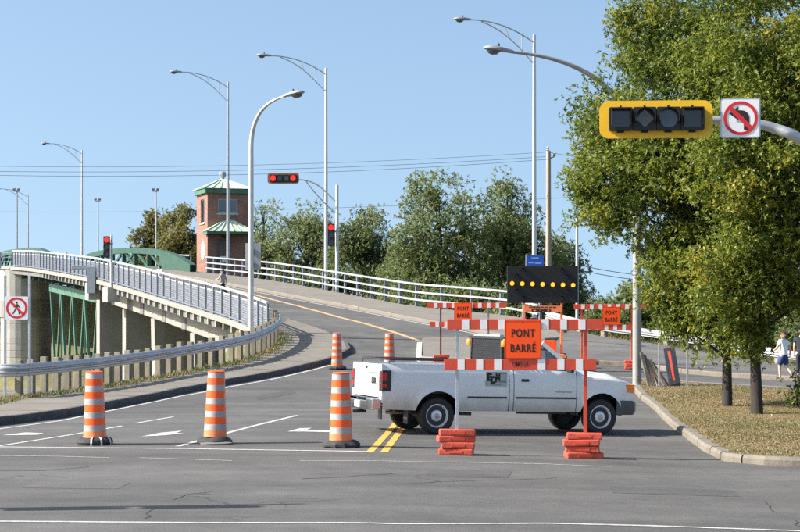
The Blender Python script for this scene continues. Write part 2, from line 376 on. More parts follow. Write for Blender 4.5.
# ------------------------------------------------------------------ mesh helpers
class MB:
    def __init__(s): s.v = []; s.f = []
    def add(s, vs_, fs_):
        o = len(s.v); s.v += [tuple(p) for p in vs_]; s.f += [tuple(i + o for i in f) for f in fs_]; return s
    def box(s, c, size, rz=0.0, taper=1.0, rot=None):
        hx, hy, hz = size[0] / 2, size[1] / 2, size[2] / 2
        P = [Vector((x * (taper if z > 0 else 1), y * (taper if z > 0 else 1), z)) for z in (-hz, hz) for x, y in ((-hx, -hy), (hx, -hy), (hx, hy), (-hx, hy))]
        q = rot if rot is not None else Matrix.Rotation(rz, 3, 'Z')
        return s.add([q @ p + Vector(c) for p in P], [(3, 2, 1, 0), (4, 5, 6, 7), (0, 1, 5, 4), (1, 2, 6, 5), (2, 3, 7, 6), (3, 0, 4, 7)])
    def bar(s, p0, p1, w, h, up=Vector((0, 0, 1))):
        """rectangular bar between two points"""
        p0, p1 = Vector(p0), Vector(p1); d = (p1 - p0).normalized()
        a = d.cross(up)
        a = a.normalized() if a.length > 1e-4 else Vector((1, 0, 0))
        b = a.cross(d).normalized()
        V = []
        for p in (p0, p1):
            for i, j in ((-1, -1), (1, -1), (1, 1), (-1, 1)): V.append(p + a * (i * w / 2) + b * (j * h / 2))
        return s.add(V, [(3, 2, 1, 0), (4, 5, 6, 7), (0, 1, 5, 4), (1, 2, 6, 5), (2, 3, 7, 6), (3, 0, 4, 7)])
    def tube(s, pts, r, n=10, caps=True):
        pts = [Vector(p) for p in pts]; rs = r if isinstance(r, (list, tuple)) else [r] * len(pts)
        V = []; F_ = []
        prev = None
        for i, p in enumerate(pts):
            d = (pts[min(i + 1, len(pts) - 1)] - pts[max(i - 1, 0)]).normalized()
            if prev is None:
                a = d.cross(Vector((0, 1, 0.013)))
                if a.length < 1e-3: a = d.cross(Vector((1, 0, 0)))
            else: a = prev - d * prev.dot(d)
            a.normalize(); prev = a; b = d.cross(a)
            for k in range(n):
                t = 2 * math.pi * k / n
                V.append(p + (a * math.cos(t) + b * math.sin(t)) * rs[i])
        for i in range(len(pts) - 1):
            for k in range(n): F_.append((i * n + k, i * n + (k + 1) % n, (i + 1) * n + (k + 1) % n, (i + 1) * n + k))
        if caps: F_.append(tuple(range(n))[::-1]); F_.append(tuple(range((len(pts) - 1) * n, len(pts) * n)))
        return s.add(V, F_)
    def lathe(s, prof, n=24, c=(0, 0, 0), axis='Z', cap=True):
        V = []; F_ = []
        for r, z in prof:
            for k in range(n):
                t = 2 * math.pi * k / n
                p = (r * math.cos(t), r * math.sin(t), z)
                if axis == 'Y': p = (p[0], z, p[1])
                if axis == 'X': p = (z, p[0], p[1])
                V.append((p[0] + c[0], p[1] + c[1], p[2] + c[2]))
        m = len(prof)
        for i in range(m - 1):
            for k in range(n): F_.append((i * n + k, i * n + (k + 1) % n, (i + 1) * n + (k + 1) % n, (i + 1) * n + k))
        if cap: F_.append(tuple(range(n))[::-1]); F_.append(tuple(range((m - 1) * n, m * n)))
        return s.add(V, F_)
    def prism(s, poly, fn, d0, d1):
        """2D outline poly, placed by fn(a, b, depth)"""
        n = len(poly)
        V = [fn(a, b, d0) for a, b in poly] + [fn(a, b, d1) for a, b in poly]
        return s.add(V, [tuple(range(n))[::-1], tuple(range(n, 2 * n))] + [(i, (i + 1) % n, n + (i + 1) % n, n + i) for i in range(n)])
    def ring(s, ro, ri, fn, d0, d1, n=32, t0=0, t1=2 * math.pi):
        V = []; F_ = []
        full = abs(t1 - t0 - 2 * math.pi) < 1e-6
        m = n if full else n + 1
        for k in range(m):
            t = t0 + (t1 - t0) * k / n
            for r, d in ((ro, d0), (ro, d1), (ri, d1), (ri, d0)): V.append(fn(r * math.cos(t), r * math.sin(t), d))
        for k in range(n):
            a, b = k * 4, ((k + 1) % m) * 4
            for i in range(4): F_.append((a + i, b + i, b + (i + 1) % 4, a + (i + 1) % 4))
        return s.add(V, F_)
    def sweep(s, prof, path, side=None, closed=True, caps=True):
        """profile [(lateral, up)] swept along a path; lateral is horizontal, right of travel"""
        path = [Vector(p) for p in path]; V = []; F_ = []; n = len(prof)
        for i, p in enumerate(path):
            d = path[min(i + 1, len(path) - 1)] - path[max(i - 1, 0)]
            lat = Vector((d.y, -d.x, 0)).normalized()
            for a, b in prof: V.append(p + lat * a + Vector((0, 0, b)))
        for i in range(len(path) - 1):
            for k in range(n if closed else n - 1):
                F_.append((i * n + k, i * n + (k + 1) % n, (i + 1) * n + (k + 1) % n, (i + 1) * n + k))
        if caps and closed: F_.append(tuple(range(n))[::-1]); F_.append(tuple(range((len(path) - 1) * n, len(path) * n)))
        return s.add(V, F_)
    def build(s, name, mat, parent=None, off=None, bevel=0.0, smooth=False, seg=2):
        if off is not None: v = [(p[0] - off[0], p[1] - off[1], p[2] - off[2]) for p in s.v]
        else: v = s.v
        me = bpy.data.meshes.new(name); me.from_pydata(v, [], s.f); me.validate()
        bm = bmesh.new(); bm.from_mesh(me)
        bmesh.ops.recalc_face_normals(bm, faces=bm.faces)
        if bevel:
            es = [e for e in bm.edges if len(e.link_faces) == 2 and e.calc_face_angle(0) > R(30)]
            bmesh.ops.bevel(bm, geom=es, offset=bevel, segments=seg, affect='EDGES', profile=.6, clamp_overlap=True)
        bm.to_mesh(me); bm.free()
        if smooth:
            for p in me.polygons: p.use_smooth = True
            if smooth != 'all': me.set_sharp_from_angle(angle=R(38))
        me.materials.append(MATS[mat])
        o = bpy.data.objects.new(name, me); COL.objects.link(o)
        if parent is not None: o.parent = parent
        return o
def tag(o, label=None, cat=None, group=None, kind=None):
    if label: o['label'] = label
    if cat: o['category'] = cat
    if group: o['group'] = group
    if kind: o['kind'] = kind
    return o
def thing(name, label, cat, loc=(0, 0, 0), rz=0.0, group=None):
    o = bpy.data.objects.new(name, None); COL.objects.link(o)
    o.empty_display_size = .2
    o.location = loc; o.rotation_euler = (0, 0, rz)
    return tag(o, label, cat, group)
def copy_tree(o, parent=None):
    c = o.copy(); COL.objects.link(c); c.parent = parent
    for ch in list(o.children): copy_tree(ch, c)
    return c
def inst(src, name, parent, loc, rz=0.0, scale=None):
    c = bpy.data.objects.new(name, src.data); COL.objects.link(c); c.parent = parent
    c.location = loc; c.rotation_euler = (0, 0, rz)
    if scale: c.scale = scale
    return c
def text_part(name, body, size, mat, parent, fn, depth=.003, bold=0.0, align='CENTER', squeeze=1.0, spacing=1.0):
    cu = bpy.data.curves.new('txt', 'FONT'); cu.body = body; cu.size = size
    cu.align_x = align; cu.align_y = 'CENTER'; cu.extrude = 0; cu.space_character = spacing; cu.offset = bold; cu.resolution_u = 3
    to = bpy.data.objects.new('txt', cu); COL.objects.link(to)
    dg = bpy.context.evaluated_depsgraph_get(); dg.update()
    me = bpy.data.meshes.new_from_object(to.evaluated_get(dg))
    bpy.data.objects.remove(to); bpy.data.curves.remove(cu)
    mb = MB(); mb.v = [tuple(fn(v.co.x * squeeze, v.co.y, depth)) for v in me.vertices]
    mb.f = [tuple(p.vertices) for p in me.polygons]
    bpy.data.meshes.remove(me)
    return mb.build(name, mat, parent)
def sheet_bm(poly, h, du=2.0, clip=None):
    """land-following sheet over a plan outline; bisected so that it follows the slope"""
    bm = bmesh.new()
    vs_ = [bm.verts.new((p[0], p[1], 0)) for p in poly]
    f = bm.faces.new(vs_)
    bmesh.ops.triangulate(bm, faces=[f])
    def cut(co, no, co_=False, ci=False):
        bmesh.ops.bisect_plane(bm, geom=bm.verts[:] + bm.edges[:] + bm.faces[:], plane_co=co, plane_no=no, clear_outer=co_, clear_inner=ci)
    if clip:
        for co, no in clip: cut(co, no, co_=True)
    us = [to_uv(v.co.x, v.co.y)[0] for v in bm.verts]
    if us:
        u = 46.0
        while u < min(max(us), 230):
            if u > min(us): x, y = uv(u, 0); cut((x, y, 0), (DU.x, DU.y, 0))
            u += du if u < 140 else 6
        if min(v.co.y for v in bm.verts) < 48:
            for x in (-.5, 1.5, 3.3, 5.0): cut((x, 0, 0), (1, 0, 0))
            for y in (40, 42, 44, 46, 48): cut((0, y, 0), (0, 1, 0))
    for v in bm.verts: v.co.z = S(v.co.x, v.co.y) + h
    return bm
def sheet(name, poly, h, mat, parent=None, skirt=0.0, du=2.0, clip=None, kind=None):
    bm = sheet_bm(poly, h, du, clip)
    if not bm.faces: bm.free(); return None
    bmesh.ops.recalc_face_normals(bm, faces=bm.faces)
    if bm.faces and sum(f.normal.z for f in bm.faces) < 0: bmesh.ops.reverse_faces(bm, faces=bm.faces)
    if skirt:
        be = [e for e in bm.edges if len(e.link_faces) == 1]
        r = bmesh.ops.extrude_edge_only(bm, edges=be)
        for g in r['geom']:
            if isinstance(g, bmesh.types.BMVert): g.co.z -= skirt
        bmesh.ops.recalc_face_normals(bm, faces=bm.faces)
    me = bpy.data.meshes.new(name); bm.to_mesh(me); bm.free()
    me.materials.append(MATS[mat])
    o = bpy.data.objects.new(name, me); COL.objects.link(o)
    if parent is not None: o.parent = parent
    if kind: o['kind'] = kind
    return o
def ribbon(name, pts, w, h, mat, parent, step=.3, jitter=0.0):
    """painted line or sealed crack lying on the land"""
    P = [Vector((p[0], p[1])) for p in pts]; Q = []
    for a, b in zip(P, P[1:]):
        n = max(1, int((b - a).length / step))
        for i in range(n): Q.append(a.lerp(b, i / n))
    Q.append(P[-1]); mb = MB(); V = []
    if jitter: Q = [q + Vector((rng.uniform(-jitter, jitter), rng.uniform(-jitter, jitter))) for q in Q]
    for i, q in enumerate(Q):
        d = (Q[min(i + 1, len(Q) - 1)] - Q[max(i - 1, 0)]).normalized(); n = Vector((-d.y, d.x))
        ww = w * (rng.uniform(.5, 1.3) if jitter else 1)
        for s in (1, -1):
            p = q + n * (s * ww / 2); V.append((p.x, p.y, S(p.x, p.y) + h))
    mb.add(V, [(2 * i, 2 * i + 1, 2 * i + 3, 2 * i + 2) for i in range(len(Q) - 1)])
    return mb.build(name, mat, parent)
def resample(pts, step):
    P = [Vector(p) for p in pts]; out = [P[0].copy()]; acc = 0.0; nxt = step
    for a, b in zip(P, P[1:]):
        L = (b - a).length
        while acc + L >= nxt - 1e-9: out.append(a.lerp(b, (nxt - acc) / L)); nxt += step
        acc += L
    return out
def smooth_path(pts, n=6):
    P = [Vector(p) for p in pts]; out = []
    for i in range(len(P) - 1):
        p0, p1, p2, p3 = P[max(i - 1, 0)], P[i], P[i + 1], P[min(i + 2, len(P) - 1)]
        for k in range(n):
            t = k / n
            out.append(.5 * ((2 * p1) + (p2 - p0) * t + (2 * p0 - 5 * p1 + 4 * p2 - p3) * t * t + (3 * p1 - p0 - 3 * p2 + p3) * t ** 3))
    out.append(P[-1]); return out

# ------------------------------------------------------------------ setting: ground, road, pavements
PV = .17                                                   # pavement height above the road
guard_base = UPS([(27, 397), (40, 395.4), (65, 392.5), (100, 387.5), (150, 379), (200, 370), (240, 362), (262, 354.5), (275, 347.5), (282, 341), (281.5, 336), (277, 332.5)], PV)
left_kerb = UPS([(0, 425.5), (60, 418), (120, 406.5), (180, 394), (225, 385), (285, 374), (330, 363), (351, 352.5)])
nose_back = UPS([(348, 346), (338, 339), (322, 332), (305, 326.5), (288, 321.5)])
U0, UJ, V_IN, V_OUT, V_FAR = 67.6, 72.6, 21.0, 19.05, 30.2     # rail start, pavement joint, cross positions
def P2(p): return (p[0], p[1])
far_rail = [Vector(uv(u, V_FAR) + (0,)) for u in (131, 120, 110, 100, 92)] + [UP(*p) for p in ((405, 308), (427, 311), (470, 315), (512, 319.5), (545, 327))]
beam_rail = [UP(*p) for p in ((545, 327), (570, 334), (600, 340), (650, 347), (700, 355), (750, 363.5), (800, 372), (840, 379))]
b_end = beam_rail[-1]; b_dir = (beam_rail[-1] - beam_rail[-3]); b_dir.z = 0; b_dir.normalize()
beam_rail.append(b_end + b_dir * 6)
outer = [(-90, 41), (-13, 43.5)] + [P2(p) for p in guard_base] + [uv(U0 + 1, V_OUT), uv(100, V_OUT), uv(135, V_OUT), uv(260, V_OUT), uv(260, V_FAR), uv(131, V_FAR)]
outer += [P2(p) for p in far_rail[1:]] + [P2(p) for p in beam_rail[1:]]
e = beam_rail[-1]
outer += [(e.x + b_dir.x * 70, e.y + b_dir.y * 70), (110, -40), (-90, -40)]
# the road bed is bounded by the bridge deck's edge; everything beyond is bank
road = sheet('road', outer, 0, 'asphalt', kind='structure')

def ground_z():
    P = np.array(outer)
    def dist_in(X, Y):
        d = np.full(X.shape, 1e9); ins = np.zeros(X.shape, bool)
        for i in range(len(P)):
            a, b = P[i], P[(i + 1) % len(P)]
            ab = b - a; t = np.clip(((X - a[0]) * ab[0] + (Y - a[1]) * ab[1]) / (ab @ ab), 0, 1)
            d = np.minimum(d, np.hypot(X - a[0] - t * ab[0], Y - a[1] - t * ab[1]))
            c = (a[1] > Y) != (b[1] > Y)
            with np.errstate(divide='ignore', invalid='ignore'):
                xi = a[0] + (Y - a[1]) / (b[1] - a[1]) * (b[0] - a[0])
            ins ^= c & (X < xi)
        return d, ins
    return dist_in
dist_in = ground_z()
def ss(a, b, x):
    t = np.clip((x - a) / (b - a), 0, 1); return t * t * (3 - 2 * t)
def G(X, Y):
    d, ins = dist_in(X, Y)
    U = X * DU.x + Y * DU.y; V = X * DV.x + Y * DV.y
    s = np.interp(U, _tu, _tz) - .028 * np.clip(X + .5, 0, 5.5) * (1 - ss(40, 48, Y))
    left = (V < 24.6) & (Y > 40)
    low = np.where(left, -5.6, -.4)
    z_out = np.maximum(s - .12 - d * np.where(left, 2.2, .5), low - .02 * np.minimum(d, 20))
    z_out = np.where(~left & (U < 55), s - .25, z_out)
    z = np.where(ins, s - .13, z_out)
    under = ss(72.6, 76.5, U) * ((V > 13) & (V < 32))
    z = z * (1 - under) + under * np.minimum(z, -2.2 + 1.4 * ss(20, 28, V))
    return z
def grid_axis(a, b, fine, far):
    xs = list(np.arange(a, b + 1e-6, fine)); s = fine; x = b
    while x < far: s *= 1.5; x += s; xs.append(x)
    s = fine; x = a; lo = []
    while x > -far: s *= 1.5; x -= s; lo.append(x)
    return np.array(lo[::-1] + xs)
gx = grid_axis(-60, 55, 1.0, 5000); gy = grid_axis(18, 190, 1.0, 5000)
GX, GY = np.meshgrid(gx, gy); GZ = G(GX, GY)
nx, ny = len(gx), len(gy)
me = bpy.data.meshes.new('ground')
I = np.arange(nx * ny).reshape(ny, nx)
me.from_pydata(np.stack([GX, GY, GZ], -1).reshape(-1, 3).tolist(), [], np.stack([I[:-1, :-1], I[:-1, 1:], I[1:, 1:], I[1:, :-1]], -1).reshape(-1, 4).tolist())
for p in me.polygons: p.use_smooth = True
me.materials.append(MATS['grass_bank'])
ground = bpy.data.objects.new('ground', me); COL.objects.link(ground); tag(ground, kind='structure')
wmb = MB(); wx = [(-120, 92), (-40, 70), (-14, 88), (-10, 118), (-50, 230), (-160, 230)]
wmb.prism(wx, lambda a, b, d: (a, b, d), -4.75, -4.35)
tag(wmb.build('canal_water', 'water'), kind='structure')

# pavement on the left: slabs with recessed joints on a bed, kerbstones along the road
lk_end = left_kerb[0]
lk = [Vector((-40, 33.2, 0)), Vector((-18, 33.6, 0)), Vector((-11.5, 34.4, 0)), Vector((-9.3, 35.6, 0))] + left_kerb
def inset_path(path, d):
    out = []
    for i, p in enumerate(path):
        t = path[min(i + 1, len(path) - 1)] - path[max(i - 1, 0)]; n = Vector((-t.y, t.x, 0)).normalized()
        out.append(Vector((p.x, p.y, 0)) + n * d)
    return out
full_edge = lk + nose_back + [Vector(uv(UJ, V_IN) + (0,))]
inner_edge = inset_path(full_edge, .16)
left_poly = [P2(p) for p in inner_edge] + [uv(UJ, V_OUT + .1)] + [P2(p) for p in guard_base[::-1]] + [(-13, 42.5), (-40, 40)]
walk = sheet('pavement', left_poly, PV - .03, 'joint', skirt=.25, kind='structure')
wd = Vector((.17, .985, 0)).normalized()
for i in range(-3, 34):
    t0 = 33 + i * 1.55
    a = (0, t0 + .012, 0); b = (0, t0 + 1.55 - .012, 0)
    # joints run across the walk
    o = sheet('slab', left_poly, PV + rng.uniform(-.004, .004), 'concrete_walk', walk, skirt=.028, du=2.0,
              clip=[(a, (-wd.x * .6, -1, 0)), (b, (wd.x * .6, 1, 0))])
def kerb(path, parent, w=.16, h=PV, L=1.4, mat='concrete_kerb', gap=.015, drop=.2, bev=.03):
    """row of single kerbstones along a path (stones lie to the left of travel)"""
    P = [Vector((p.x, p.y, 0)) for p in path]; pts = resample(P, L / 4.0)
    n = len(pts) // 4
    for i in range(n):
        seg = pts[i * 4:i * 4 + 5]
        if len(seg) < 2: continue
        seg = [q.copy() for q in seg]
        d = (seg[-1] - seg[-2]).normalized(); seg[-1] -= d * gap
        dz = rng.uniform(-.006, .008); ds = rng.uniform(-.008, .008)
        path3 = [Vector((q.x, q.y, S(q.x, q.y) + dz)) for q in seg]
        MB().sweep([(ds, -drop), (ds, h - bev), (-bev * .6 + ds, h), (-w + ds, h), (-w + ds, -drop)], path3).build('kerbstone', mat, parent)
kerb(lk + nose_back, walk, h=PV + .01, w=.165, mat='kerb_shaded')

# deck pavement beside the bridge road
def strip_poly(u0, u1, v0, v1, n=2): return [uv(u0, v0), uv(u1, v0), uv(u1, v1), uv(u0, v1)]
deckwalk = sheet('deck_pavement', strip_poly(UJ + .02, 205, V_OUT + .12, V_IN), PV + .01, 'concrete_walk', skirt=.2, kind='structure')
# far pavement between the white line and the rail
fe = [Vector(uv(205, 26.6) + (0,)), Vector(uv(150, 26.6) + (0,))] + UPS([(180, 277.5), (235, 287), (290, 297.5), (350, 308.5), (400, 318.5), (430, 324), (460, 329.5), (490, 336), (520, 340), (548, 342.5), (566, 341)])
fe_in = inset_path(fe, .15)
far_poly = [P2(p) for p in fe_in] + [P2(p) for p in [far_rail[0], *far_rail[1:]][::-1]] + [uv(150, V_FAR), uv(205, V_FAR)]
far_walk = sheet('far_pavement', far_poly, PV, 'concrete_walk', skirt=.3, kind='structure')
kerb(fe[2:], far_walk, L=2.2, mat='concrete_walk')

# raised traffic island with a pale concrete nose, running into a path of lighter asphalt on the right
isl_f = UPS([(419, 361.5), (450, 363), (500, 363.5), (546, 364)])
isl_b = UPS([(540, 347), (500, 343.5), (470, 341.5), (432, 340.5), (423, 342), (419.5, 347)], 0)
ip = [P2(p) for p in isl_f + isl_b]
island = sheet('traffic_island', ip, PV, 'concrete_walk', skirt=.4, kind='structure')
kerb(inset_path([isl_b[-1], *isl_f], -.1), island, w=.2, h=PV + .02, L=1.3, mat='concrete_pale')
rw_f = UPS([(546.5, 364), (600, 364.5), (640, 367), (690, 374), (740, 378), (800, 381)])
rx = rw_f[-1]
rw_f += [Vector((rx.x + b_dir.x * 12, rx.y + b_dir.y * 12, 0))]
rw_b = beam_rail[1:]
rp = [P2(p) for p in rw_f] + [P2(p) for p in rw_b[::-1]] + [P2(UP(556, 345))]
path_r = sheet('footpath', rp, PV, 'asphalt_path', skirt=.4, kind='structure')
kerb(inset_path(rw_f, -.12), path_r, w=.16, L=2.0)

# grass verge with a worn kerb
vk = [Vector((26, 27.0, 0)), Vector((14, 27.2, 0))] + UPS([(800, 466.5), (760, 465), (724, 461.5), (703, 451), (677, 431.5), (656, 412), (641, 400), (634, 392), (633, 387)])
vb = UPS([(640, 384.5), (660, 385), (690, 386.5), (750, 391), (800, 394.5)])
verge_poly = [P2(p) for p in inset_path(vk, -.17)] + [P2(p) for p in vb] + [(26, 50.5)]
verge = sheet('verge', verge_poly, .145, 'grass_dry', skirt=.3, kind='structure')
kerb(vk[::-1], verge, w=.19, h=.15, L=1.9, gap=.035, bev=.055)

# ---- paint and sealed cracks on the road
def line(pxs, w, mat='paint_white', h=.005, name='line_marking', dz=0): return ribbon(name, UPS(pxs, dz), w, h, mat, road)
line([(-120, 426 + 25), (0, 429), (60, 421), (120, 408.8), (180, 396.3), (230, 386.8), (288, 375.8), (330, 365.3)], .11)
line([(-60, 455), (0, 446), (74, 434.5), (122, 426)], .10)
line([(135, 423.5), (173, 417)], .10)
line([(178, 446.5), (250, 427), (297, 415.5)], .12)
line([(-80, 446.2), (20, 447.3), (180, 448.8), (345, 451.3), (372, 452)], .14)
line([(-40, 455.5), (60, 456.5), (110, 458)], .05)
line([(140, 458), (232, 460.8)], .05)
line([(300, 461), (420, 462), (540, 464), (612, 467)], .05)
line([(-60, 521), (0, 521.5), (200, 523), (400, 524.2), (550, 523.6), (650, 526), (795, 531), (860, 534)], .10)
line([(369.5, 452.5), (388, 432.8), (400, 418), (411, 400)], .13, 'paint_yellow')
line([(384, 452.5), (399, 432.8), (408, 418), (416, 400)], .13, 'paint_yellow')
line([(421, 341.5), (405, 336), (380, 328), (340, 317.5), (300, 306.5), (272, 299.5), (240, 291), (200, 282.5), (170, 277)], .26, 'paint_yellow_worn')
line([(190, 278.8), (235, 288.2), (290, 298.7), (350, 309.6), (400, 319.6), (430, 325.2), (460, 330.8), (490, 337.2)], .12)
line([(600, 376), (680, 381), (740, 384.5), (800, 388)], .1)
def patch(pxs, mat, name, h=.0055): return sheet(name, [P2(p) for p in UPS(pxs)], h, mat, road)
patch([(141, 436.8), (160, 433.0), (183, 430.8), (176, 433.2), (184, 433.4), (164, 435.6)], 'paint_white', 'arrow_marking')
patch([(287.5, 431.8), (300, 428.4), (312, 428.2), (306, 430.2), (330, 430.4), (331, 432.4), (303, 431.7)], 'paint_white', 'arrow_marking')
patch([(2, 435.6), (26, 432.6), (44, 433.4), (38, 435.0)], 'paint_white', 'arrow_marking')
for pts, w in (([(173, 500), (186, 494.5), (199, 493), (214, 491.2)], .02), ([(156, 509), (149, 514), (147, 519)], .025),
               ([(-10, 471), (40, 470.5), (90, 467)], .04), ([(400, 484), (440, 481.5), (480, 480.5), (560, 478)], .025),
               ([(766, 502), (772, 508), (778, 513)], .02), ([(796, 520), (798, 527), (797, 534)], .025), ([(300, 479), (345, 477), (395, 474)], .035)):
    ribbon('crack', UPS(pts), w, .004, 'tar', road, step=.25, jitter=.05)

M_asphalt('asphalt_patch', .078, (1.0, 1.0, 1.0), .3)
M_asphalt('asphalt_patch_pale', .108, (1.04, 1.0, .96), .3)
for pts, mt in (([(430, 470), (512, 471), (508, 478), (424, 477)], 'asphalt_patch'), ([(40, 482), (130, 482.5), (118, 489), (22, 488)], 'asphalt_patch_pale'), ([(610, 486), (730, 490), (742, 497), (612, 493)], 'asphalt_patch'), ([(255, 396), (292, 390), (296, 393), (258, 400)], 'asphalt_patch')):
    patch(pts, mt, 'repair_patch', .003)
# ------------------------------------------------------------------ bridge: deck edge, girder, piers, truss
br = thing('bridge', 'long concrete approach bridge with green steel truss beneath, climbing away to the left', 'bridge', uv(90, 24) + (0,))
bo = br.location.copy()
def bz(u): return gz(u)
us = list(np.arange(U0, 205, 1.5))
def along(v, dz, ulist=us): return [Vector(uv(u, v) + (bz(u) + dz,)) for u in ulist]
MB().sweep([(-.12, -.13), (-.12, .10), (.20, .12), (.20, -.13)], along(V_OUT, 0.06)).build('deck_edge', 'concrete', br, bo, bevel=.015)
MB().sweep([(-.1, -.30), (-.1, .12), (.12, .12), (.12, -.30)], along(V_FAR + .05, 0.02)).build('deck_edge', 'concrete', br, bo)
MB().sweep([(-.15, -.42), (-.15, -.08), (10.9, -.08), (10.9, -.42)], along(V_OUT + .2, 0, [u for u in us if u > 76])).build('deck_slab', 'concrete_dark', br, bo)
k = 0
brk = None
for u in np.arange(70.5, 128, 1.42):
    x, y = uv(u, V_OUT)
    if brk is None:
        q = MB().prism([(-.10, .08), (-.10, -.20), (-.06, -.24), (.08, -.24), (.10, -.2), (.10, .08)], lambda a, b, d: (a * DV.x - d * DV.y, a * DV.y + d * DV.x, b), -.09, .09)
        brk = q.build('bracket', 'concrete', br); o = brk
    else: o = inst(brk, 'bracket', br, (0, 0, 0))
    o.location = (x - bo.x, y - bo.y, bz(u) - .15)
# main edge girder of the approach
ul = [u for u in us if 71 < u < 107]
MB().sweep([(-.16, -1.35), (-.16, -.42), (.2, -.42), (.2, -1.35)], along(V_OUT + 1.1, 0, ul)).build('girder', 'concrete', br, bo, bevel=.03)
ul2 = [u for u in us if 74 < u < 107]
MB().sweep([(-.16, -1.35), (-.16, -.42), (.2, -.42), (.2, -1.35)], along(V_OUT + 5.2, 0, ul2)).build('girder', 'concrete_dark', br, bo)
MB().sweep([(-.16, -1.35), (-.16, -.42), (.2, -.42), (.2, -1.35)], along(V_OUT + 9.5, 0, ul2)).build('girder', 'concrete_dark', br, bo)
for px_ in (142, 164, 184):                                     # cast stiffeners on the girder face
    x, y = on_line(px_, V_OUT + .92); u = to_uv(x, y)[0]
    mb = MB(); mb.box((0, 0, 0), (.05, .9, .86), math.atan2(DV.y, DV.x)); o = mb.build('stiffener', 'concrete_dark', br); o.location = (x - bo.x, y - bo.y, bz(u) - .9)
def pier(px_, v0, v1, th, top, bot, mat='concrete', name='pier', tap=0.0):
    x, y = on_line(px_, v0); u = to_uv(x, y)[0]
    mb = MB(); V = []
    for zz, e_ in ((bot, tap), (bz(u) + top, 0)):
        for v_, du_ in ((v0 + e_, -th / 2), (v1 - e_, -th / 2), (v1 - e_, th / 2), (v0 + e_, th / 2)):
            V.append(uv(u + du_, v_) + (zz,))
    mb.add(V, [(3, 2, 1, 0), (4, 5, 6, 7), (0, 1, 5, 4), (1, 2, 6, 5), (2, 3, 7, 6), (3, 0, 4, 7)])
    return mb.build(name, mat, br, bo, bevel=.02)
pier(98, V_OUT + .55, 29.5, 1.1, -.42, -5)
pier(124, V_OUT + .75, V_OUT + 9.6, 1.0, -1.36, -5)
pier(152.5, V_OUT + .9, V_OUT + 1.5, .9, -1.36, -5, 'concrete', 'column', .12)
pier(192, V_OUT + .9, V_OUT + 1.5, .9, -1.36, -5, 'concrete', 'column', .12)
pier(225, V_OUT + .9, V_OUT + 1.5, .9, -1.36, -5, 'concrete', 'column', .12)
pier(146, V_OUT + 5.0, V_OUT + 9.8, .8, -1.36, -5, 'concrete', 'column')
# back wall under the ramp
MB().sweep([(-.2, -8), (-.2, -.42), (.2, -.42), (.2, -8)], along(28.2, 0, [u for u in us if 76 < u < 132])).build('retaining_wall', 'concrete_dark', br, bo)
# corner blocks in the parapet line
for px_, w_, h0, h1 in ((92.5, 1.2, -1.1, -.05), (111, 1.5, -.9, -.05)):
    x, y = on_line(px_, V_OUT - .12); u = to_uv(x, y)[0]
    mb = MB(); mb.box((x, y, bz(u) + (h0 + h1) / 2), (.7, w_, h1 - h0), math.atan2(DU.y, DU.x) - math.pi / 2)
    mb.build('corbel', 'concrete_pale', br, bo, bevel=.02)
# tall river pier with a rounded nose
x0, y0 = on_line(20.5, V_OUT + .8); u0 = to_uv(x0, y0)[0]; zt = bz(u0)
def nose_outline(hw, ln, n=12):
    return [(hw * math.cos(t), -hw * .75 * math.sin(t)) for t in np.linspace(0, math.pi, n)][::-1] + [(hw, ln), (-hw, ln)]
def pier_fn(a, b, d): return Vector((x0 + a * .985 - b * .05, y0 + b * .985 + a * .05, d))
MB().prism(nose_outline(1.62, 6.0), pier_fn, -5, zt - 4.0).build('river_pier', 'concrete_pale', br, bo)
MB().prism(nose_outline(1.76, 6.2), pier_fn, zt - 4.0, zt - 2.6).build('pier_band', 'concrete', br, bo, bevel=.03)
MB().prism(nose_outline(1.68, 6.0), pier_fn, zt - 2.6, zt - .12).build('pier_head', 'concrete_pale', br, bo)
MB().prism(nose_outline(2.05, 6.0), pier_fn, -5.0, -2.6).build('pier_footing', 'concrete_pale', br, bo, bevel=.05)
for zc in np.arange(-2.3, zt - 4.1, .55):
    MB().prism(nose_outline(1.645, 6.0), pier_fn, zc, zc + .5).build('stone_course', 'concrete_pale', br, bo, bevel=.015)
# green deck truss between the river pier and the first concrete pier
xa, ya = on_line(99, V_OUT + 1.3); ua = to_uv(xa, ya)[0]
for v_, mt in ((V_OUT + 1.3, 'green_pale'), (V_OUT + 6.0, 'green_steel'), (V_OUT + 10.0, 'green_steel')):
    u1 = to_uv(*on_line(51, V_OUT + 1.3))[0]
    nb = 4 if mt == 'green_pale' else 3; ut = np.linspace(ua + .3, u1, nb * 2 + 1)
    T = [Vector(uv(u, v_) + (bz(u) - 1.25,)) for u in ut]; B = [Vector(uv(u, v_) + (-3.2,)) for u in ut]
    MB().sweep([(-.14, -.3), (-.14, .3), (.14, .3), (.14, -.3)], T).build('top_chord', mt, br, bo)
    MB().sweep([(-.16, -.2), (-.16, .2), (.16, .2), (.16, -.2)], B).build('bottom_chord', mt, br, bo)
    for i in range(nb * 2):
        p, q = (T[i], B[i + 1]) if i % 2 == 0 else (B[i], T[i + 1])
        MB().bar(p, q, .17, .22).build('diagonal', mt, br, bo)
    for i in range(2, nb * 2, 4): MB().bar(T[i], B[i], .10, .10).build('vertical', mt, br, bo)
for u in np.linspace(ua + .5, u0 - 1, 11):
    MB().bar(uv(u, V_OUT + .3) + (bz(u) - .55,), uv(u, V_FAR - .4) + (bz(u) - .55,), .12, .4).build('floor_beam', 'green_steel', br, bo)
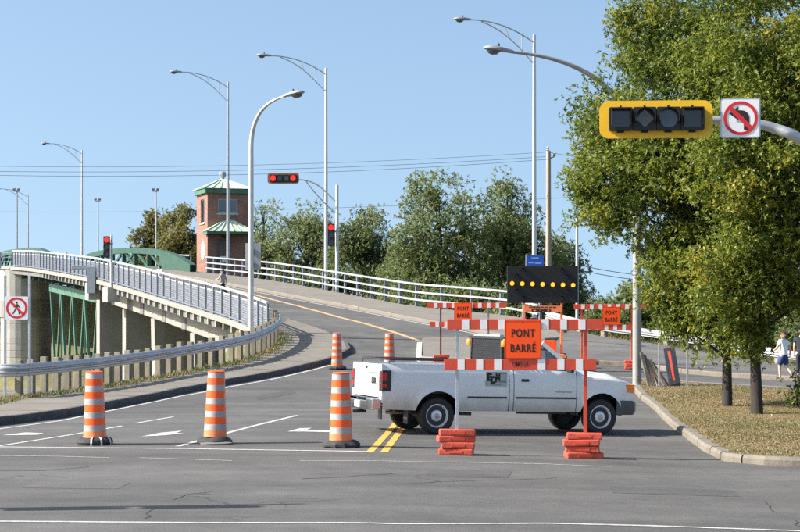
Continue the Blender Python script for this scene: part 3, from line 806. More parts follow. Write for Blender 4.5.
# pony trusses with arched tops either side of the far road
def pony(v, u0_, u1_, rise, solid, label):
    r = thing('arch_truss', label, 'bridge truss', uv((u0_ + u1_) / 2, v) + (bz((u0_ + u1_) / 2),), group='arched trusses beside the bridge road')
    o_ = r.location.copy(); n = 24
    ts = [i / n for i in range(n + 1)]
    def top(t): return .45 + rise * (1 - abs(2 * t - 1) ** 3.4)
    U = [u0_ + (u1_ - u0_) * t for t in ts]
    V = []
    MB().sweep([(-.22, -.24), (-.22, .24), (.22, .24), (.22, -.24)], [Vector(uv(u, v) + (bz(u) + top(t),)) for u, t in zip(U, ts)]).build('arch_chord', 'green_steel', r, o_)
    MB().sweep([(-.18, -.1), (-.18, .25), (.18, .25), (.18, -.1)], [Vector(uv(u, v) + (bz(u) + .12,)) for u in U]).build('lower_chord', 'green_steel', r, o_)
    m_ = 10
    for i in range(1, m_):
        t = i / m_; u = u0_ + (u1_ - u0_) * t
        MB().bar(uv(u, v) + (bz(u) + .2,), uv(u, v) + (bz(u) + top(t),), .34, .34, Vector((DU.x, DU.y, 0))).build('vertical', 'green_steel', r, o_)
        t2 = (i + (1 if i < m_ / 2 else -1)) / m_; u2 = u0_ + (u1_ - u0_) * t2
        MB().bar(uv(u, v) + (bz(u) + .2,), uv(u2, v) + (bz(u2) + top(t2),), .16, .22).build('diagonal', 'green_steel', r, o_)
    if solid:
        ua_, ub_ = u0_, u0_ + (u1_ - u0_) * .2
        pts = [(ua_, .05), (ub_, .05), (ub_, top(.2) + .2)] + [(u0_ + (u1_ - u0_) * t, top(t) + .25) for t in (.15, .1, .05, 0)]
        MB().prism(pts, lambda a, b, d: Vector(uv(a, v + d) + (bz(a) + b,)), -.24, .24).build('gusset_plate', 'green_steel', r, o_)
    return r
xs_, ys_ = on_line(193, V_FAR - .7); uA = to_uv(xs_, ys_)[0]
pony(V_FAR - .7, uA, uA + 52, 1.15, True, 'green arched steel truss left of the brick tower, on the far road side')
xs_, ys_ = on_line(59, 22.2); uB = to_uv(xs_, ys_)[0]
pony(22.2, uB, uB + 46, 1.2, False, 'green arched steel truss top showing behind railing at far left')

# ------------------------------------------------------------------ railings
def near_rail():
    r = thing('bridge_railing', 'blue-grey metal railing with mesh panels along the near bridge edge', 'railing', uv(U0 + .3, V_OUT) + (bz(U0),))
    o_ = r.location.copy(); H = 1.28; u1 = u0 - .6
    ul = list(np.arange(U0 + .3, u1, 1.5))
    def al(dz, dv=0.0): return [Vector(uv(u, V_OUT + dv) + (bz(u) + dz,)) for u in ul]
    MB().tube(al(PV + H), .06, 8).build('top_rail', 'galv_bright', r, o_, smooth=True)
    MB().tube(al(PV + H - .26, .1), .045, 8).build('middle_rail', 'galv_bright', r, o_, smooth=True)
    MB().sweep([(-.03, -.03), (-.03, .03), (.03, .03), (.03, -.03)], al(PV + .1)).build('bottom_rail', 'rail_blue', r, o_)
    post = None
    for i, u in enumerate(ul):
        x, y = uv(u, V_OUT)
        if post is None:
            mb = MB(); mb.box((0, 0, H / 2), (.07, .13, H), math.atan2(DV.y, DV.x)); mb.box((0, 0, .01), (.2, .2, .03), math.atan2(DV.y, DV.x))
            post = mb.build('post', 'rail_blue', r); o = post
        else: o = inst(post, 'post', r, (0, 0, 0))
        o.location = (x - o_.x, y - o_.y, bz(u) + PV - .03 - o_.z)
        if i < len(ul) - 1:
            mb = MB(); n = 24
            for k in range(1, n):
                uu = u + 1.5 * k / n; a = Vector(uv(uu, V_OUT + .05) + (bz(uu) + PV + .1,))
                mb.bar(a, a + Vector((0, 0, H - .36)), .010, .010, Vector((DU.x, DU.y, 0)))
            for k in range(1, 9):
                zz = PV + .1 + (H - .36) * k / 9
                mb.bar(uv(u, V_OUT + .06) + (bz(u) + zz,), uv(u + 1.5, V_OUT + .06) + (bz(u + 1.5) + zz,), .012, .018)
            mb.build('mesh_panel', 'mesh_grey', r, o_)
    return r
near_rail()
# small look-out railing on the river pier, turning square to the road
lr = thing('pier_railing', 'pale square railing on top of the rounded river pier, far left', 'railing', (x0, y0 - 1.2, zt))
lo_ = lr.location.copy()
c = [pier_fn(1.5, -.2, zt), pier_fn(-1.5, -.9, zt), pier_fn(-2.6, 2.2, zt)]
for a, b in zip(c, c[1:]):
    for hz_, rr in ((1.25, .05), (.9, .035), (.55, .035), (.2, .035)):
        MB().tube([a + Vector((0, 0, hz_)), b + Vector((0, 0, hz_))], rr, 6).build('rail', 'galv_bright', lr, lo_)
for t in (0, .33, .66, 1.0):
    p = c[0].lerp(c[1], t); MB().tube([p, p + Vector((0, 0, 1.3))], .06, 6).build('post', 'galv_bright' if t in (0, .66) else 'rail_blue', lr, lo_)
p = c[2]; MB().tube([p, p + Vector((0, 0, 1.3))], .06, 6).build('post', 'rail_blue', lr, lo_)

def far_railing(path, label, H=1.12):
    P = smooth_path([Vector((p.x, p.y, 0)) for p in path], 8)
    P = [Vector((p.x, p.y, S(p.x, p.y) + PV)) for p in resample(P, 1.0)]
    r = thing('guard_railing', label, 'railing', P[0]); o_ = r.location.copy()
    for hz_ in (H, H * .64, H * .3):
        MB().sweep([(-.06, -.038), (-.06, .038), (-.02, .052), (.05, .038), (.05, -.038)], [p + Vector((0, 0, hz_)) for p in P]).build('rail', 'beam_white', r, o_)
    post = None
    for p in P[::2]:
        if post is None:
            mb = MB(); mb.box((.11, 0, H / 2 - .02), (.12, .12, H)); mb.box((.11, 0, .01), (.26, .26, .04))
            post = mb.build('post', 'rail_blue', r); o = post
        else: o = inst(post, 'post', r, (0, 0, 0))
        o.location = p - o_; o.rotation_euler = (0, 0, math.atan2(DV.y, DV.x))
    return r
xt, yt = on_line(206, V_FAR); ut_ = to_uv(xt, yt)[0]
far_railing([Vector(uv(ut_, V_FAR) + (0,))] + far_rail[2:], 'white three-rail guard railing along far side of the curving bridge road')
far_railing([Vector(uv(ut_ + 12, V_FAR + .2) + (0,)), Vector(uv(ut_ + 5.5, V_FAR + .2) + (0,))], 'short white guard railing between the green truss and the brick tower')

WP = [(0, .0), (.03, .02), (.03, .06), (.085, .10), (.085, .13), (.03, .16), (.03, .18), (.085, .21), (.085, .24), (.03, .28), (.03, .32), (0, .34)]
WPROF = [(a - .10, b) for a, b in WP] + [(a - .108, b) for a, b in WP[::-1]]
def beam_barrier(path, label, mat, post_mat, post_size, side, dz, group=None, step=1.9, wrap=None, tops=.05, base_drop=.8, lift=0.0):
    P = smooth_path([Vector((p.x, p.y, 0)) for p in path], 10)
    P = [Vector((p.x, p.y, S(p.x, p.y) + dz)) for p in resample(P, .4)]
    r = thing('crash_barrier', label, 'guardrail', P[0], group=group); o_ = r.location.copy()
    full = (wrap or []) + P
    prof = [(a * side, b + .42 + lift) for a, b in WPROF]
    MB().sweep(prof, full).build('rail_beam', mat, r, o_, smooth=True)
    sp = max(1, int(step / .4)); post = None
    for i in range(0, len(P), sp):
        p = P[i]; d = P[min(i + 1, len(P) - 1)] - P[max(i - 1, 0)]; lat = Vector((d.y, -d.x, 0)).normalized()
        q = p - lat * (side * (.13 + post_size[1] / 2))
        if post is None:
            mb = MB(); mb.box((0, 0, (.76 + tops - base_drop) / 2), (post_size[0], post_size[1], .76 + tops + base_drop))
            post = mb.build('post', post_mat, r, bevel=.012); o = post
        else: o = inst(post, 'post', r, (0, 0, 0), scale=(1, 1, rng.uniform(.96, 1.05)))
        o.location = q - o_ ; o.rotation_euler = (0, 0, math.atan2(d.y, d.x) + rng.uniform(-.05, .05))
    return r
# left barrier: bull-nose end at the near left, posts of weathered timber
g0, g1 = guard_base[0], guard_base[1]
dd = (g1 - g0); dd.z = 0; dd.normalize(); nn = Vector((-dd.y, dd.x, 0))
wrap = []
for t in np.linspace(math.pi * .95, 0, 9):
    q = g0 - dd * (.55 * math.sin(t)) + nn * (.5 * (1 - math.cos(t)))
    wrap.append(Vector((q.x, q.y, S(g0.x, g0.y) + PV)))
beam_barrier(guard_base, 'grey corrugated crash barrier on close timber posts, curving round left pavement', 'beam', 'wood_post', (.18, .18), 1, PV, step=1.2, wrap=wrap, tops=.22, lift=.13)
beam_barrier(beam_rail, 'white corrugated crash barrier on short posts, on the right behind the trees', 'beam_white', 'wood_post', (.22, .22), 1, .02, step=1.9, tops=-.14, lift=-.05)

# ------------------------------------------------------------------ street lights
def bez(p0, p1, p2, p3, n=12):
    p0, p1, p2, p3 = map(Vector, (p0, p1, p2, p3)); out = []
    for i in range(n + 1):
        t = i / n; s = 1 - t
        out.append(p0 * s ** 3 + p1 * (3 * s * s * t) + p2 * (3 * s * t * t) + p3 * t ** 3)
    return out
def luminaire(parent, at, d, k=1.0):
    """cobra-head lamp housing pointing along d (unit, horizontal-ish)"""
    d = Vector(d).normalized(); side = d.cross(Vector((0, 0, 1))).normalized(); up = side.cross(d)
    prof = [(0, .05, .05), (.10, .075, .07), (.22, .09, .075), (.28, .14, .085), (.42, .175, .095), (.58, .165, .085), (.70, .10, .05), (.74, .03, .02)]
    mb = MB(); V = []; F_ = []; n = 12
    for a, w, h in prof:
        for j in range(n):
            t = 2 * math.pi * j / n
            V.append(Vector(at) + (d * a + side * (w * math.cos(t)) + up * (h * math.sin(t) * (1.0 if math.sin(t) > 0 else .55))) * k)
    for i in range(len(prof) - 1):
        for j in range(n): F_.append((i * n + j, i * n + (j + 1) % n, (i + 1) * n + (j + 1) % n, (i + 1) * n + j))
    F_ += [tuple(range(n))[::-1], tuple(range((len(prof) - 1) * n, len(prof) * n))]
    mb.add(V, F_); h = mb.build('lamp_head', 'steel_grey', parent, smooth=True)
    mb = MB(); V = []; F_ = []
    prof2 = [(.30, .10, .0), (.38, .13, .09), (.50, .13, .12), (.60, .11, .09), (.66, .05, .0)]
    for a, w, hh in prof2:
        for j in range(n):
            t = 2 * math.pi * j / n
            V.append(Vector(at) + (d * a + side * (w * math.cos(t)) - up * (.03 + max(0, math.sin(t)) * hh)) * k)
    for i in range(len(prof2) - 1):
        for j in range(n): F_.append((i * n + j, i * n + (j + 1) % n, (i + 1) * n + (j + 1) % n, (i + 1) * n + j))
    mb.add(V, F_); mb.build('lens_bowl', 'lens_bluish', h, smooth=True)
    MB().lathe([(.03, 0), (.03, .07), (.015, .09)], 8, tuple(Vector(at) + (d * .36 + up * .09) * k)).build('photocell', 'black_plastic', h)
    return h
def truss_light(base, H, label, sign=False):
    """tapered pole with a curved lattice arm reaching out over the bridge road"""
    r = thing('street_lamp', label, 'street lamp', base, group='tall lattice-arm street lamps along the bridge')
    MB().lathe([(.17, 0), (.17, .04), (.115, .05)], 12).build('base_plate', 'alu_pole', r, bevel=.005)
    MB().lathe([(.115, .04), (.10, H * .5), (.075, H)], 12).build('pole', 'alu_pole', r, smooth=True)
    D = Vector((-DV.x, -DV.y, 0)); L = 3.9; z1 = H + .55
    def a(x, z): return D * x + Vector((0, 0, z))
    top = bez(a(.05, H - .35), a(1.0, H + .25), a(2.0, z1 - .02), a(L - .9, z1), 14)
    bot = bez(a(.05, H - 1.35), a(.7, H - .75), a(1.4, H + .1), a(2.75, z1 - .06), 14)
    MB().tube(top + [a(L - .5, z1 - .01)], .032, 8).build('upper_arm', 'alu_pole', r, smooth=True)
    MB().tube(bot, .028, 8).build('lower_arm', 'alu_pole', r, smooth=True)
    for i, j in ((3, 4), (7, 8)): MB().tube([top[i], bot[j]], .02, 6).build('strut', 'alu_pole', r)
    luminaire(r, a(L - .62, z1 - .01), D, 1.15)
    return r
for px_, label, v_ in ((530, 'tall lattice-arm street lamp with a small blue sign, rising behind arrow board', None), (326, 'tall lattice-arm street lamp just left of the overhead red signal mast', V_FAR + .35),
                       (228, 'tall lattice-arm street lamp in front of the brick tower', V_FAR + .35), (82, 'lattice-arm street lamp rising behind the left railing over the grey housing', V_FAR + .35),
                       (28, 'small far lattice-arm street lamp at the left edge', V_FAR + .35)):
    if v_ is None:
        p = UP(530, 319); x, y = p.x + .25, p.y + .6
        z = S(x, y); H = 2.4 + (HZN - 35) * y / FPX - z
    else:
        x, y = on_line(px_, v_); z = S(x, y) - .3
        H = 2.4 + (HZN - {326: 68, 228: 82, 82: 150, 28: 194}[px_]) * y / FPX - z
    r = truss_light((x, y, z), H, label)
# blue sign on the lamp pole (its own thing)
p = UP(530, 319); x, y = p.x + .25, p.y + .6
bs_ = thing('blue_sign', 'small blue sign with pale lines on the street lamp above the arrow board', 'sign', (x + .02, y - .14, 2.4 + (HZN - 266) * y / FPX))
k_ = y / FPX
w_, h_ = 17.5 * k_, 11 * k_
def bsf(a, b, d): return Vector((a, -d, b))
MB().prism([(-w_ / 2, 0), (w_ / 2, -.02), (w_ / 2, h_ - .03), (-w_ / 2, h_)], bsf, 0, .02).build('plate', 'sign_blue', bs_)
for (a0, a1, b0, b1) in ((-.2, .22, .62, .78), (-.38, -.05, .22, .36), (0, .38, .18, .34)):
    MB().prism([(a0 * w_, b0 * h_), (a1 * w_, b0 * h_), (a1 * w_, b1 * h_), (a0 * w_, b1 * h_)], bsf, .02, .024).build('legend_bar', 'sign_blue_pale', bs_)
MB().prism([(-w_ / 2 - .03, -.02), (-w_ / 2, -.02), (-w_ / 2, h_ + .02), (-w_ / 2 - .03, h_ + .02)], bsf, 0, .025).build('edge_trim', 'galv_bright', bs_)

def davit(base, H, arm, label, r0=.115, lum_k=1.2, pm='alu_pole'):
    r = thing('street_lamp', label, 'street lamp', base, group='curved-arm street lamps')
    MB().lathe([(.2, 0), (.2, .05), (.13, .07)], 14).build('base_plate', 'alu_pole', r)
    A = Vector(arm); L = A.length; D = A.normalized(); hb = H - L * .62 - 1.0
    P = [Vector((0, 0, z)) for z in (0.03, H * .3, hb * .85)] + bez((0, 0, hb), (0, 0, hb + (H - hb) * .62), D * (L * .35) + Vector((0, 0, H - .15)), D * L + Vector((0, 0, H)), 16)
    n = len(P)
    MB().tube(P, [r0 - (r0 - .045) * i / (n - 1) for i in range(n)], 12).build('pole', pm, r, smooth=True)
    luminaire(r, D * (L - .08) + Vector((0, 0, H + .0)), D + Vector((0, 0, .12)), lum_k)
    return r, P
pb = UP(251, 336)
k_ = pb.y / FPX
dl, _ = davit((pb.x, pb.y, pb.z - .2), 2.4 + (HZN - 99) * k_ - pb.z + .2, Vector((1.45, -.9, 0)), 'curved-arm street lamp at the near end of the bridge railing', .115, 1.35)
# blank sign plate seen from behind, clamped on that lamp
k_ = pb.y / FPX
sb = thing('sign_plate', 'blank grey back of a traffic sign on the curved lamp pole', 'sign', (pb.x, pb.y + .16, 2.4 + (HZN - 269.5) * k_))
w_ = 15.5 * k_; h_ = 26.5 * k_
MB().prism([(-w_ * .38, 0), (w_ * .62, 0), (w_ * .62, h_), (-w_ * .38, h_)], bsf, -.012, 0).build('plate', 'sign_back', sb, bevel=.004)
for t in (.25, .75): MB().box((0.0, -.06, h_ * t), (.34, .10, .05)).build('clamp', 'steel_grey', sb)
pb2 = UP(637, 385, .14)
k_ = pb2.y / FPX
davit((pb2.x, pb2.y, pb2.z - .02), 2.4 + (HZN - 54) * k_ - pb2.z, Vector((-4.0, -.6, 0)), 'curved-arm street lamp whose pole stands behind the tree, arm reaching left', .14, 1.25, 'pole_grey')

# flood light poles on the far bridge
for px_, py_, Y in ((17, 190, 190), (98, 200, 205), (156, 190, 185)):
    b = ray(px_, 262, Y)
    r = thing('floodlight_pole', {17: 'thin dark floodlight pole at far left beside the smallest lamp', 98: 'thin dark floodlight pole behind the left red signal', 156: 'thin floodlight pole rising in front of autumn trees left of tower'}[px_], 'light pole', (b.x, b.y, 6.2), group='thin floodlight poles on the far bridge')
    H = 2.4 + (HZN - py_) * Y / FPX - 6.2
    MB().lathe([(.10, 0), (.07, H)], 8).build('pole', 'alu_pole' if px_ == 156 else 'steel_grey', r)
    MB().bar((-.35, 0, H - .15), (.3, 0, H - .15), .07, .07).build('cross_arm', 'steel_grey', r)
    for s in (-.28, .2):
        mb = MB(); mb.box((s, -.1, H + .08), (.28, .22, .26), rot=Matrix.Rotation(R(25), 3, 'X')); mb.build('floodlight', 'steel_grey', r, bevel=.03)

# ------------------------------------------------------------------ traffic signals
def rrect(w, h, r, n=5):
    out = []
    for cx, cy, a0 in ((w / 2 - r, h / 2 - r, 0), (-w / 2 + r, h / 2 - r, 90), (-w / 2 + r, -h / 2 + r, 180), (w / 2 - r, -h / 2 + r, 270)):
        for i in range(n + 1):
            a = R(a0 + 90 * i / n); out.append((cx + r * math.cos(a), cy + r * math.sin(a)))
    return out
def signal(root, lenses, horizontal, pitch, hgt, board=None, board_r=.1, board_mat='yellow_board', shapes=None, visor=.14):
    """signal head facing -Y with its centre at the root's origin"""
    n = len(lenses); L = pitch * n
    def fn(a, b, d): return Vector((a, -d, b))
    if board: MB().prism(rrect(board[0], board[1], board_r), fn, -.012, .012).build('backboard', board_mat, root)
    for i, lm in enumerate(lenses):
        o = (i - (n - 1) / 2) * pitch
        cx, cz = (o, 0) if horizontal else (0, -o)
        w, h = (pitch * .985, hgt) if horizontal else (hgt, pitch * .985)
        sec = MB().prism(rrect(w, h, .02, 2), lambda a, b, d: Vector((a + cx, -d, b + cz)), -.02, .15).build('housing', 'black_plastic', root, bevel=.006)
        sq = shapes and shapes[i] == 's'
        rad = min(w, h) * .40
        f2 = lambda a, b, d: Vector((a + cx, -d, b + cz))
        if sq:
            q = rad * .95
            MB().prism(rrect(2 * q, 2 * q, .03, 3), f2, .152, .162).build('lens', lm, sec)
            mb = MB()
            mb.prism([(-q * 1.08, q), (q * 1.08, q), (q * 1.08, q * 1.1), (-q * 1.08, q * 1.1)], f2, .14, .14 + visor)
            mb.prism([(-q * 1.1, q * 1.05), (-q * 1.02, q * 1.05), (-q * 1.02, -q * .8), (-q * 1.1, -q * .8)], f2, .14, .14 + visor * .8)
            mb.prism([(q * 1.02, q * 1.05), (q * 1.1, q * 1.05), (q * 1.1, -q * .8), (q * 1.02, -q * .8)], f2, .14, .14 + visor * .8)
            mb.build('visor', 'black_plastic', sec)
        else:
            n_ = 20
            if shapes and shapes[i] == 'd': MB().prism([(rad, 0), (0, rad), (-rad, 0), (0, -rad)], f2, .152, .162).build('lens', lm, sec)
            else: MB().prism([(rad * math.cos(t), rad * math.sin(t)) for t in np.linspace(0, 2 * math.pi, n_, endpoint=False)], f2, .152, .165).build('lens', lm, sec)
            MB().ring(rad * 1.1, rad * 1.03, f2, .14, .14 + visor, 18, -.45, math.pi + .45).build('visor', 'black_plastic', sec)
        MB().box((cx, 0, cz - (h / 2 + .012)), (.10, .06, .03)).build('hinge', 'black_plastic', sec)
        MB().box((cx, -.08, cz + (h / 2 + .012)), (.03, .05, .03)).build('latch', 'black_plastic', sec)
    return root
# big head with the yellow backboard on a mast arm from the right
YS = 25.4; ks = YS / FPX
sig_c = ray(655.5, 119.8, YS)
mast = thing('signal_mast', 'pale curved mast arm reaching in from the right carrying signal and sign', 'signal mast', (ray(905, 120, 28.6).x, 28.6 + .12, S(8.2, 28.7) + .14))
mo = mast.location.copy()
armpts = smooth_path([ray(600, 117, YS), ray(662, 117.6, YS), ray(715, 119, YS), ray(745, 121, YS), ray(775, 127, YS), ray(802, 138.5, YS), ray(840, 166, YS + .9), ray(875, 215, YS + 2.0), ray(897, 300, YS + 2.9), ray(905, 390, 28.6), Vector((mo.x, 28.6, mo.z + .02))], 6)
armpts = [p + Vector((0, .12, 0)) for p in armpts[4:]]
nA = len(armpts)
MB().tube(armpts, [.05 + .07 * i / nA for i in range(nA)], 14).build('mast_arm', 'alu_pole', mast, mo, smooth=True)
MB().lathe([(.22, 0), (.22, .04), (.16, .06), (.14, .3)], 14).build('base_flange', 'alu_pole', mast)
sg = thing('traffic_signal', 'unlit four-lens horizontal traffic signal on bright yellow backboard', 'traffic signal', (sig_c.x, sig_c.y - .05, sig_c.z), R(-4))
signal(sg, ['lens_dark', 'lens_brown', 'lens_bluish', 'lens_dark'], True, 23.6 * ks, 23 * ks, (112 * ks, 37.5 * ks), 9 * ks, 'yellow_board', ['s', 'd', 'o', 's'], .2)
for s in (-.42, .42): MB().box((s, .07, .04), (.08, .12, .10)).build('bracket', 'galv', sg)
# no left turn sign
nl = thing('no_left_turn_sign', 'white square sign with black left arrow struck out by a red ring', 'sign', ray(740.5, 118.2, YS - .1), R(-3))
kk = (YS - .1) / FPX; q = 39.5 * kk
def sfn(a, b, d): return Vector((a, -d, b))
MB().prism(rrect(q, q, .035), sfn, 0, .006).build('plate', 'galv', nl)
MB().prism(rrect(q - .035, q - .035, .03), sfn, .006, .009).build('face', 'sign_white', nl)
def arrow_left(parent, s):
    mb = MB()
    mb.prism([(-.30 * s, .12 * s), (-.06 * s, .30 * s), (-.06 * s, .20 * s), (.02 * s, .20 * s), (.02 * s, .05 * s), (-.06 * s, .05 * s), (-.06 * s, -.05 * s)], sfn, .009, .012)
    mb.build('arrow_head', 'sign_black', parent)
    mb = MB(); pts = []
    for t in np.linspace(math.pi / 2, 0, 7): pts.append((.02 * s + .20 * s * math.cos(t), .0 * s + .20 * s * math.sin(t)))
    pts = pts + [(.22 * s, -.30 * s), (.08 * s, -.30 * s), (.08 * s, -.02 * s), (.07 * s, .03 * s), (.02 * s, .05 * s)]
    mb.prism(pts, sfn, .009, .012); mb.build('arrow_stem', 'sign_black', parent)
arrow_left(nl, q)
MB().ring(q * .43, q * .355, sfn, .012, .015, 40).build('red_ring', 'sign_red', nl)
a = q * .28
MB().prism([(-a - .025, a - .02), (-a + .02, a + .025), (a + .025, -a + .02), (a - .02, -a - .025)], sfn, .0125, .0155).build('red_slash', 'sign_red', nl)
MB().box((0, .03, 0), (.12, .08, .12)).build('clamp', 'galv', nl)

# far mast with a horizontal red signal and a vertical one
xm, ym = on_line(337, V_FAR + .5); zm = S(xm, ym); km = ym / FPX
fm = thing('signal_mast', 'grey signal mast with short curved arm behind the far guard railing', 'signal mast', (xm, ym, zm - .3))
Hm = 2.4 + (HZN - 185) * km - zm + .3
MB().lathe([(.11, 0), (.09, Hm)], 12).build('pole', 'alu_pole', fm, smooth=True)
def fmp(px_, py_): return ray(px_, py_, ym) - Vector((xm, ym, zm - .3))
MB().tube(bez(fmp(337, 203), fmp(325, 192), fmp(318, 180), fmp(299, 179.5)), .045, 8).build('upper_arm', 'alu_pole', fm, smooth=True)
MB().tube(bez(fmp(337, 214), fmp(325, 205), fmp(312, 190), fmp(306, 181)), .035, 8).build('lower_arm', 'alu_pole', fm, smooth=True)
MB().tube([fmp(324, 190), fmp(323, 200)], .03, 6).build('strut', 'alu_pole', fm)
s2 = thing('traffic_signal', 'horizontal traffic signal with two red lamps lit, hung over bridge road', 'traffic signal', ray(283.3, 178.3, ym - .1), R(-3))
signal(s2, ['lit_red', 'lens_dark', 'lens_bluish', 'lit_red'], True, 6.7 * km, 7.0 * km, (31.5 * km, 10.5 * km), 2.4 * km, 'brown_board')
s3 = thing('traffic_signal', 'upright traffic signal with red lit, on the far mast beside lamp post', 'traffic signal', ray(331.3, 235, ym - .16), R(-3))
signal(s3, ['lit_red', 'lens_dark', 'lens_dark'], False, 7.4 * km, 6.6 * km)
MB().box((.22, .02, .2), (.3, .06, .08)).build('bracket', 'steel_grey', s3)
# left pole in the near railing with its red signal
xl, yl = on_line(111.5, V_OUT - .2); ul_ = to_uv(xl, yl)[0]; zl = bz(ul_); kl = yl / FPX
lp = thing('signal_pole', 'slim grey signal pole bracketed to near bridge railing', 'pole', (xl, yl, zl - .1))
Hl = 2.4 + (HZN - 235) * kl - zl + .1
MB().lathe([(.085, 0), (.075, Hl)], 10).build('pole', 'alu_pole', lp, smooth=True)
MB().lathe([(.15, 0), (.15, .05)], 10).build('base_plate', 'alu_pole', lp)
s4 = thing('traffic_signal', 'upright traffic signal with red lit, on slim pole over near railing', 'traffic signal', ray(107, 247, yl - .12), R(-3))
signal(s4, ['lit_red', 'lens_dark', 'lens_dark'], False, 7.1 * kl, 6.2 * kl)
MB().box((.2, .02, .2), (.3, .06, .08)).build('bracket', 'steel_grey', s4)
# gate housing on the railing
xg, yg = on_line(91.5, V_OUT - .35); ug = to_uv(xg, yg)[0]; kg = yg / FPX
gh = thing('gate_housing', 'dark grey barrier housing with short boom on the near railing', 'barrier gate', (xg, yg, 2.4 + (HZN - 293.5) * kg))
MB().box((.02, 0, 13.5 * kg), (8.5 * kg, .5, 27 * kg)).build('cabinet', 'steel_grey', gh, bevel=.03)
MB().box((-9 * kg, 0, 26 * kg), (22 * kg, .22, 4 * kg)).build('boom', 'steel_grey', gh, bevel=.03)

# no pedestrians sign on two posts at the left
pl, pr_ = UP(5.5, 399, PV - .05), UP(30.5, 397, PV - .05)
Yp = (pl.y + pr_.y) / 2 - .1; kp = Yp / FPX
ns = thing('no_pedestrians_sign', 'white square sign with red struck-out ring and walking figure on two posts', 'sign', ((pl.x + pr_.x) / 2, Yp, pl.z))
for px_ in (6, 30.5):
    mb = MB(); xx = (px_ - 18.25) * kp; h_ = (398 - 277) * kp
    mb.box((xx, 0, h_ / 2), (.07, .045, h_ + .1)); mb.build('post', 'galv', ns, bevel=.008)
zc = 2.4 + (HZN - 308) * kp - ns.location.z; q = 23 * kp
def pfn(a, b, d): return Vector((a - .4 * kp, -.03 - d, b + zc))
MB().prism(rrect(q, q, .03), pfn, 0, .006).build('plate', 'sign_white', ns)
MB().ring(q * .46, q * .365, pfn, .006, .009, 40).build('red_ring', 'sign_red', ns)
g = q
fig = MB()
fig.prism([(g * .05 * math.cos(t), g * .235 + g * .05 * math.sin(t)) for t in np.linspace(0, 6.283, 12, endpoint=False)], pfn, .006, .008)
fig.prism([(-.05 * g, .17 * g), (.06 * g, .17 * g), (.055 * g, -.02 * g), (-.06 * g, -.02 * g)], pfn, .006, .0083)
fig.prism([(-.06 * g, -.02 * g), (.0 * g, -.02 * g), (-.07 * g, -.15 * g), (-.16 * g, -.27 * g), (-.20 * g, -.25 * g), (-.12 * g, -.13 * g)], pfn, .006, .0086)
fig.prism([(.0 * g, -.02 * g), (.055 * g, -.02 * g), (.12 * g, -.14 * g), (.14 * g, -.28 * g), (.09 * g, -.28 * g), (.07 * g, -.15 * g)], pfn, .006, .0089)
fig.prism([(.05 * g, .16 * g), (.14 * g, .03 * g), (.11 * g, .01 * g), (.04 * g, .10 * g)], pfn, .006, .0092)
fig.prism([(-.05 * g, .16 * g), (-.15 * g, .05 * g), (-.12 * g, .03 * g), (-.04 * g, .10 * g)], pfn, .006, .0095)
fig.build('walking_figure', 'sign_black', ns)
a = q * .30
MB().prism([(-a - .02, a - .02), (-a + .02, a + .02), (a + .02, -a + .02), (a - .02, -a - .02)], pfn, .0105, .013).build('red_slash', 'sign_red', ns)

# signal pole standing out of frame on the left (its long shadow lies across the foreground)
ox = -1.15 - 6.3 / math.tan(SUN_ELEV); oy = 22.0 - .13 * 6.3 / math.tan(SUN_ELEV)
op = thing('signal_mast', 'grey signal mast standing on the street corner left of the view', 'signal mast', (ox, oy, 0))
MB().lathe([(.08, 0), (.05, 6.3)], 10).build('pole', 'alu_pole', op, smooth=True)
for zc_ in (4.2, 5.4): MB().box((0, -.2, zc_), (.30, .25, .9)).build('signal_head', 'black_plastic', op, bevel=.03)

# ------------------------------------------------------------------ poles and wires in the distance
def mkpole(px_, ytop, Y, zb, r, mat, label, name, cat):
    b = ray(px_, 300, Y); o = thing(name, label, cat, (b.x, Y, zb))
    H = 2.4 + (HZN - ytop) * Y / FPX - zb
    MB().lathe([(r, 0), (r * .7, H)], 10).build('pole', mat, o, smooth=True)
    return o, H
wp, wpH = mkpole(548.5, 151, 112, -.4, .21, 'wood_pole', 'weathered wooden utility pole behind the arrow board', 'utility_pole', 'utility pole')
for s, dz in ((-.05, .0), (.38, -.35)):
    MB().lathe([(.05, 0), (.11, .06), (.05, .12), (.11, .2), (.03, .3)], 8, (s, 0, wpH + dz)).build('insulator', 'steel_grey', wp)
MB().tube([(.05, 0, wpH - .5), (.38, 0, wpH - .35)], .04, 6).build('insulator_arm', 'steel_grey', wp)
gp, gpH = mkpole(577, 214, 96, -.4, .10, 'alu_pole', 'slim pale pole right of the arrow board', 'light_pole', 'pole')
MB().tube([(0, 0, gpH - 2.4), (-.9, 0, gpH - 3.5), (-1.0, 0, gpH - 5.0)], .02, 5).build('cable_drop', 'wire', gp)
def wire(pa, pb_, sag, label, r=.013):
    a, b = Vector(pa), Vector(pb_); n = 24
    P = [a.lerp(b, i / n) - Vector((0, 0, sag * 4 * (i / n) * (1 - i / n))) for i in range(n + 1)]
    o = MB().tube([p - a for p in P], r, 5).build('overhead_wire', 'wire'); o.location = a
    return tag(o, label, 'wire', 'overhead wires across the sky')
wtop = ray(548, 152, 112)
wire(ray(-260, 158, 112), wtop, .75, 'topmost thin overhead wire crossing the sky to the wooden pole', .011)
wire(ray(-260, 163.5, 112), ray(548, 156.5, 112.2), .75, 'second thin overhead wire crossing the sky just below the topmost')
wire(ray(-260, 165, 111.5), ray(552, 159, 111.5), .9, 'third thin overhead wire, lowest of the close set of three')
wire(ray(-260, 206, 150), ray(640, 193, 150), 1.0, 'single low overhead wire passing behind the lamp poles and tower', .014)
wire(wtop, ray(760, 163, 112), .5, 'short thin overhead wire from wooden pole into the near tree')
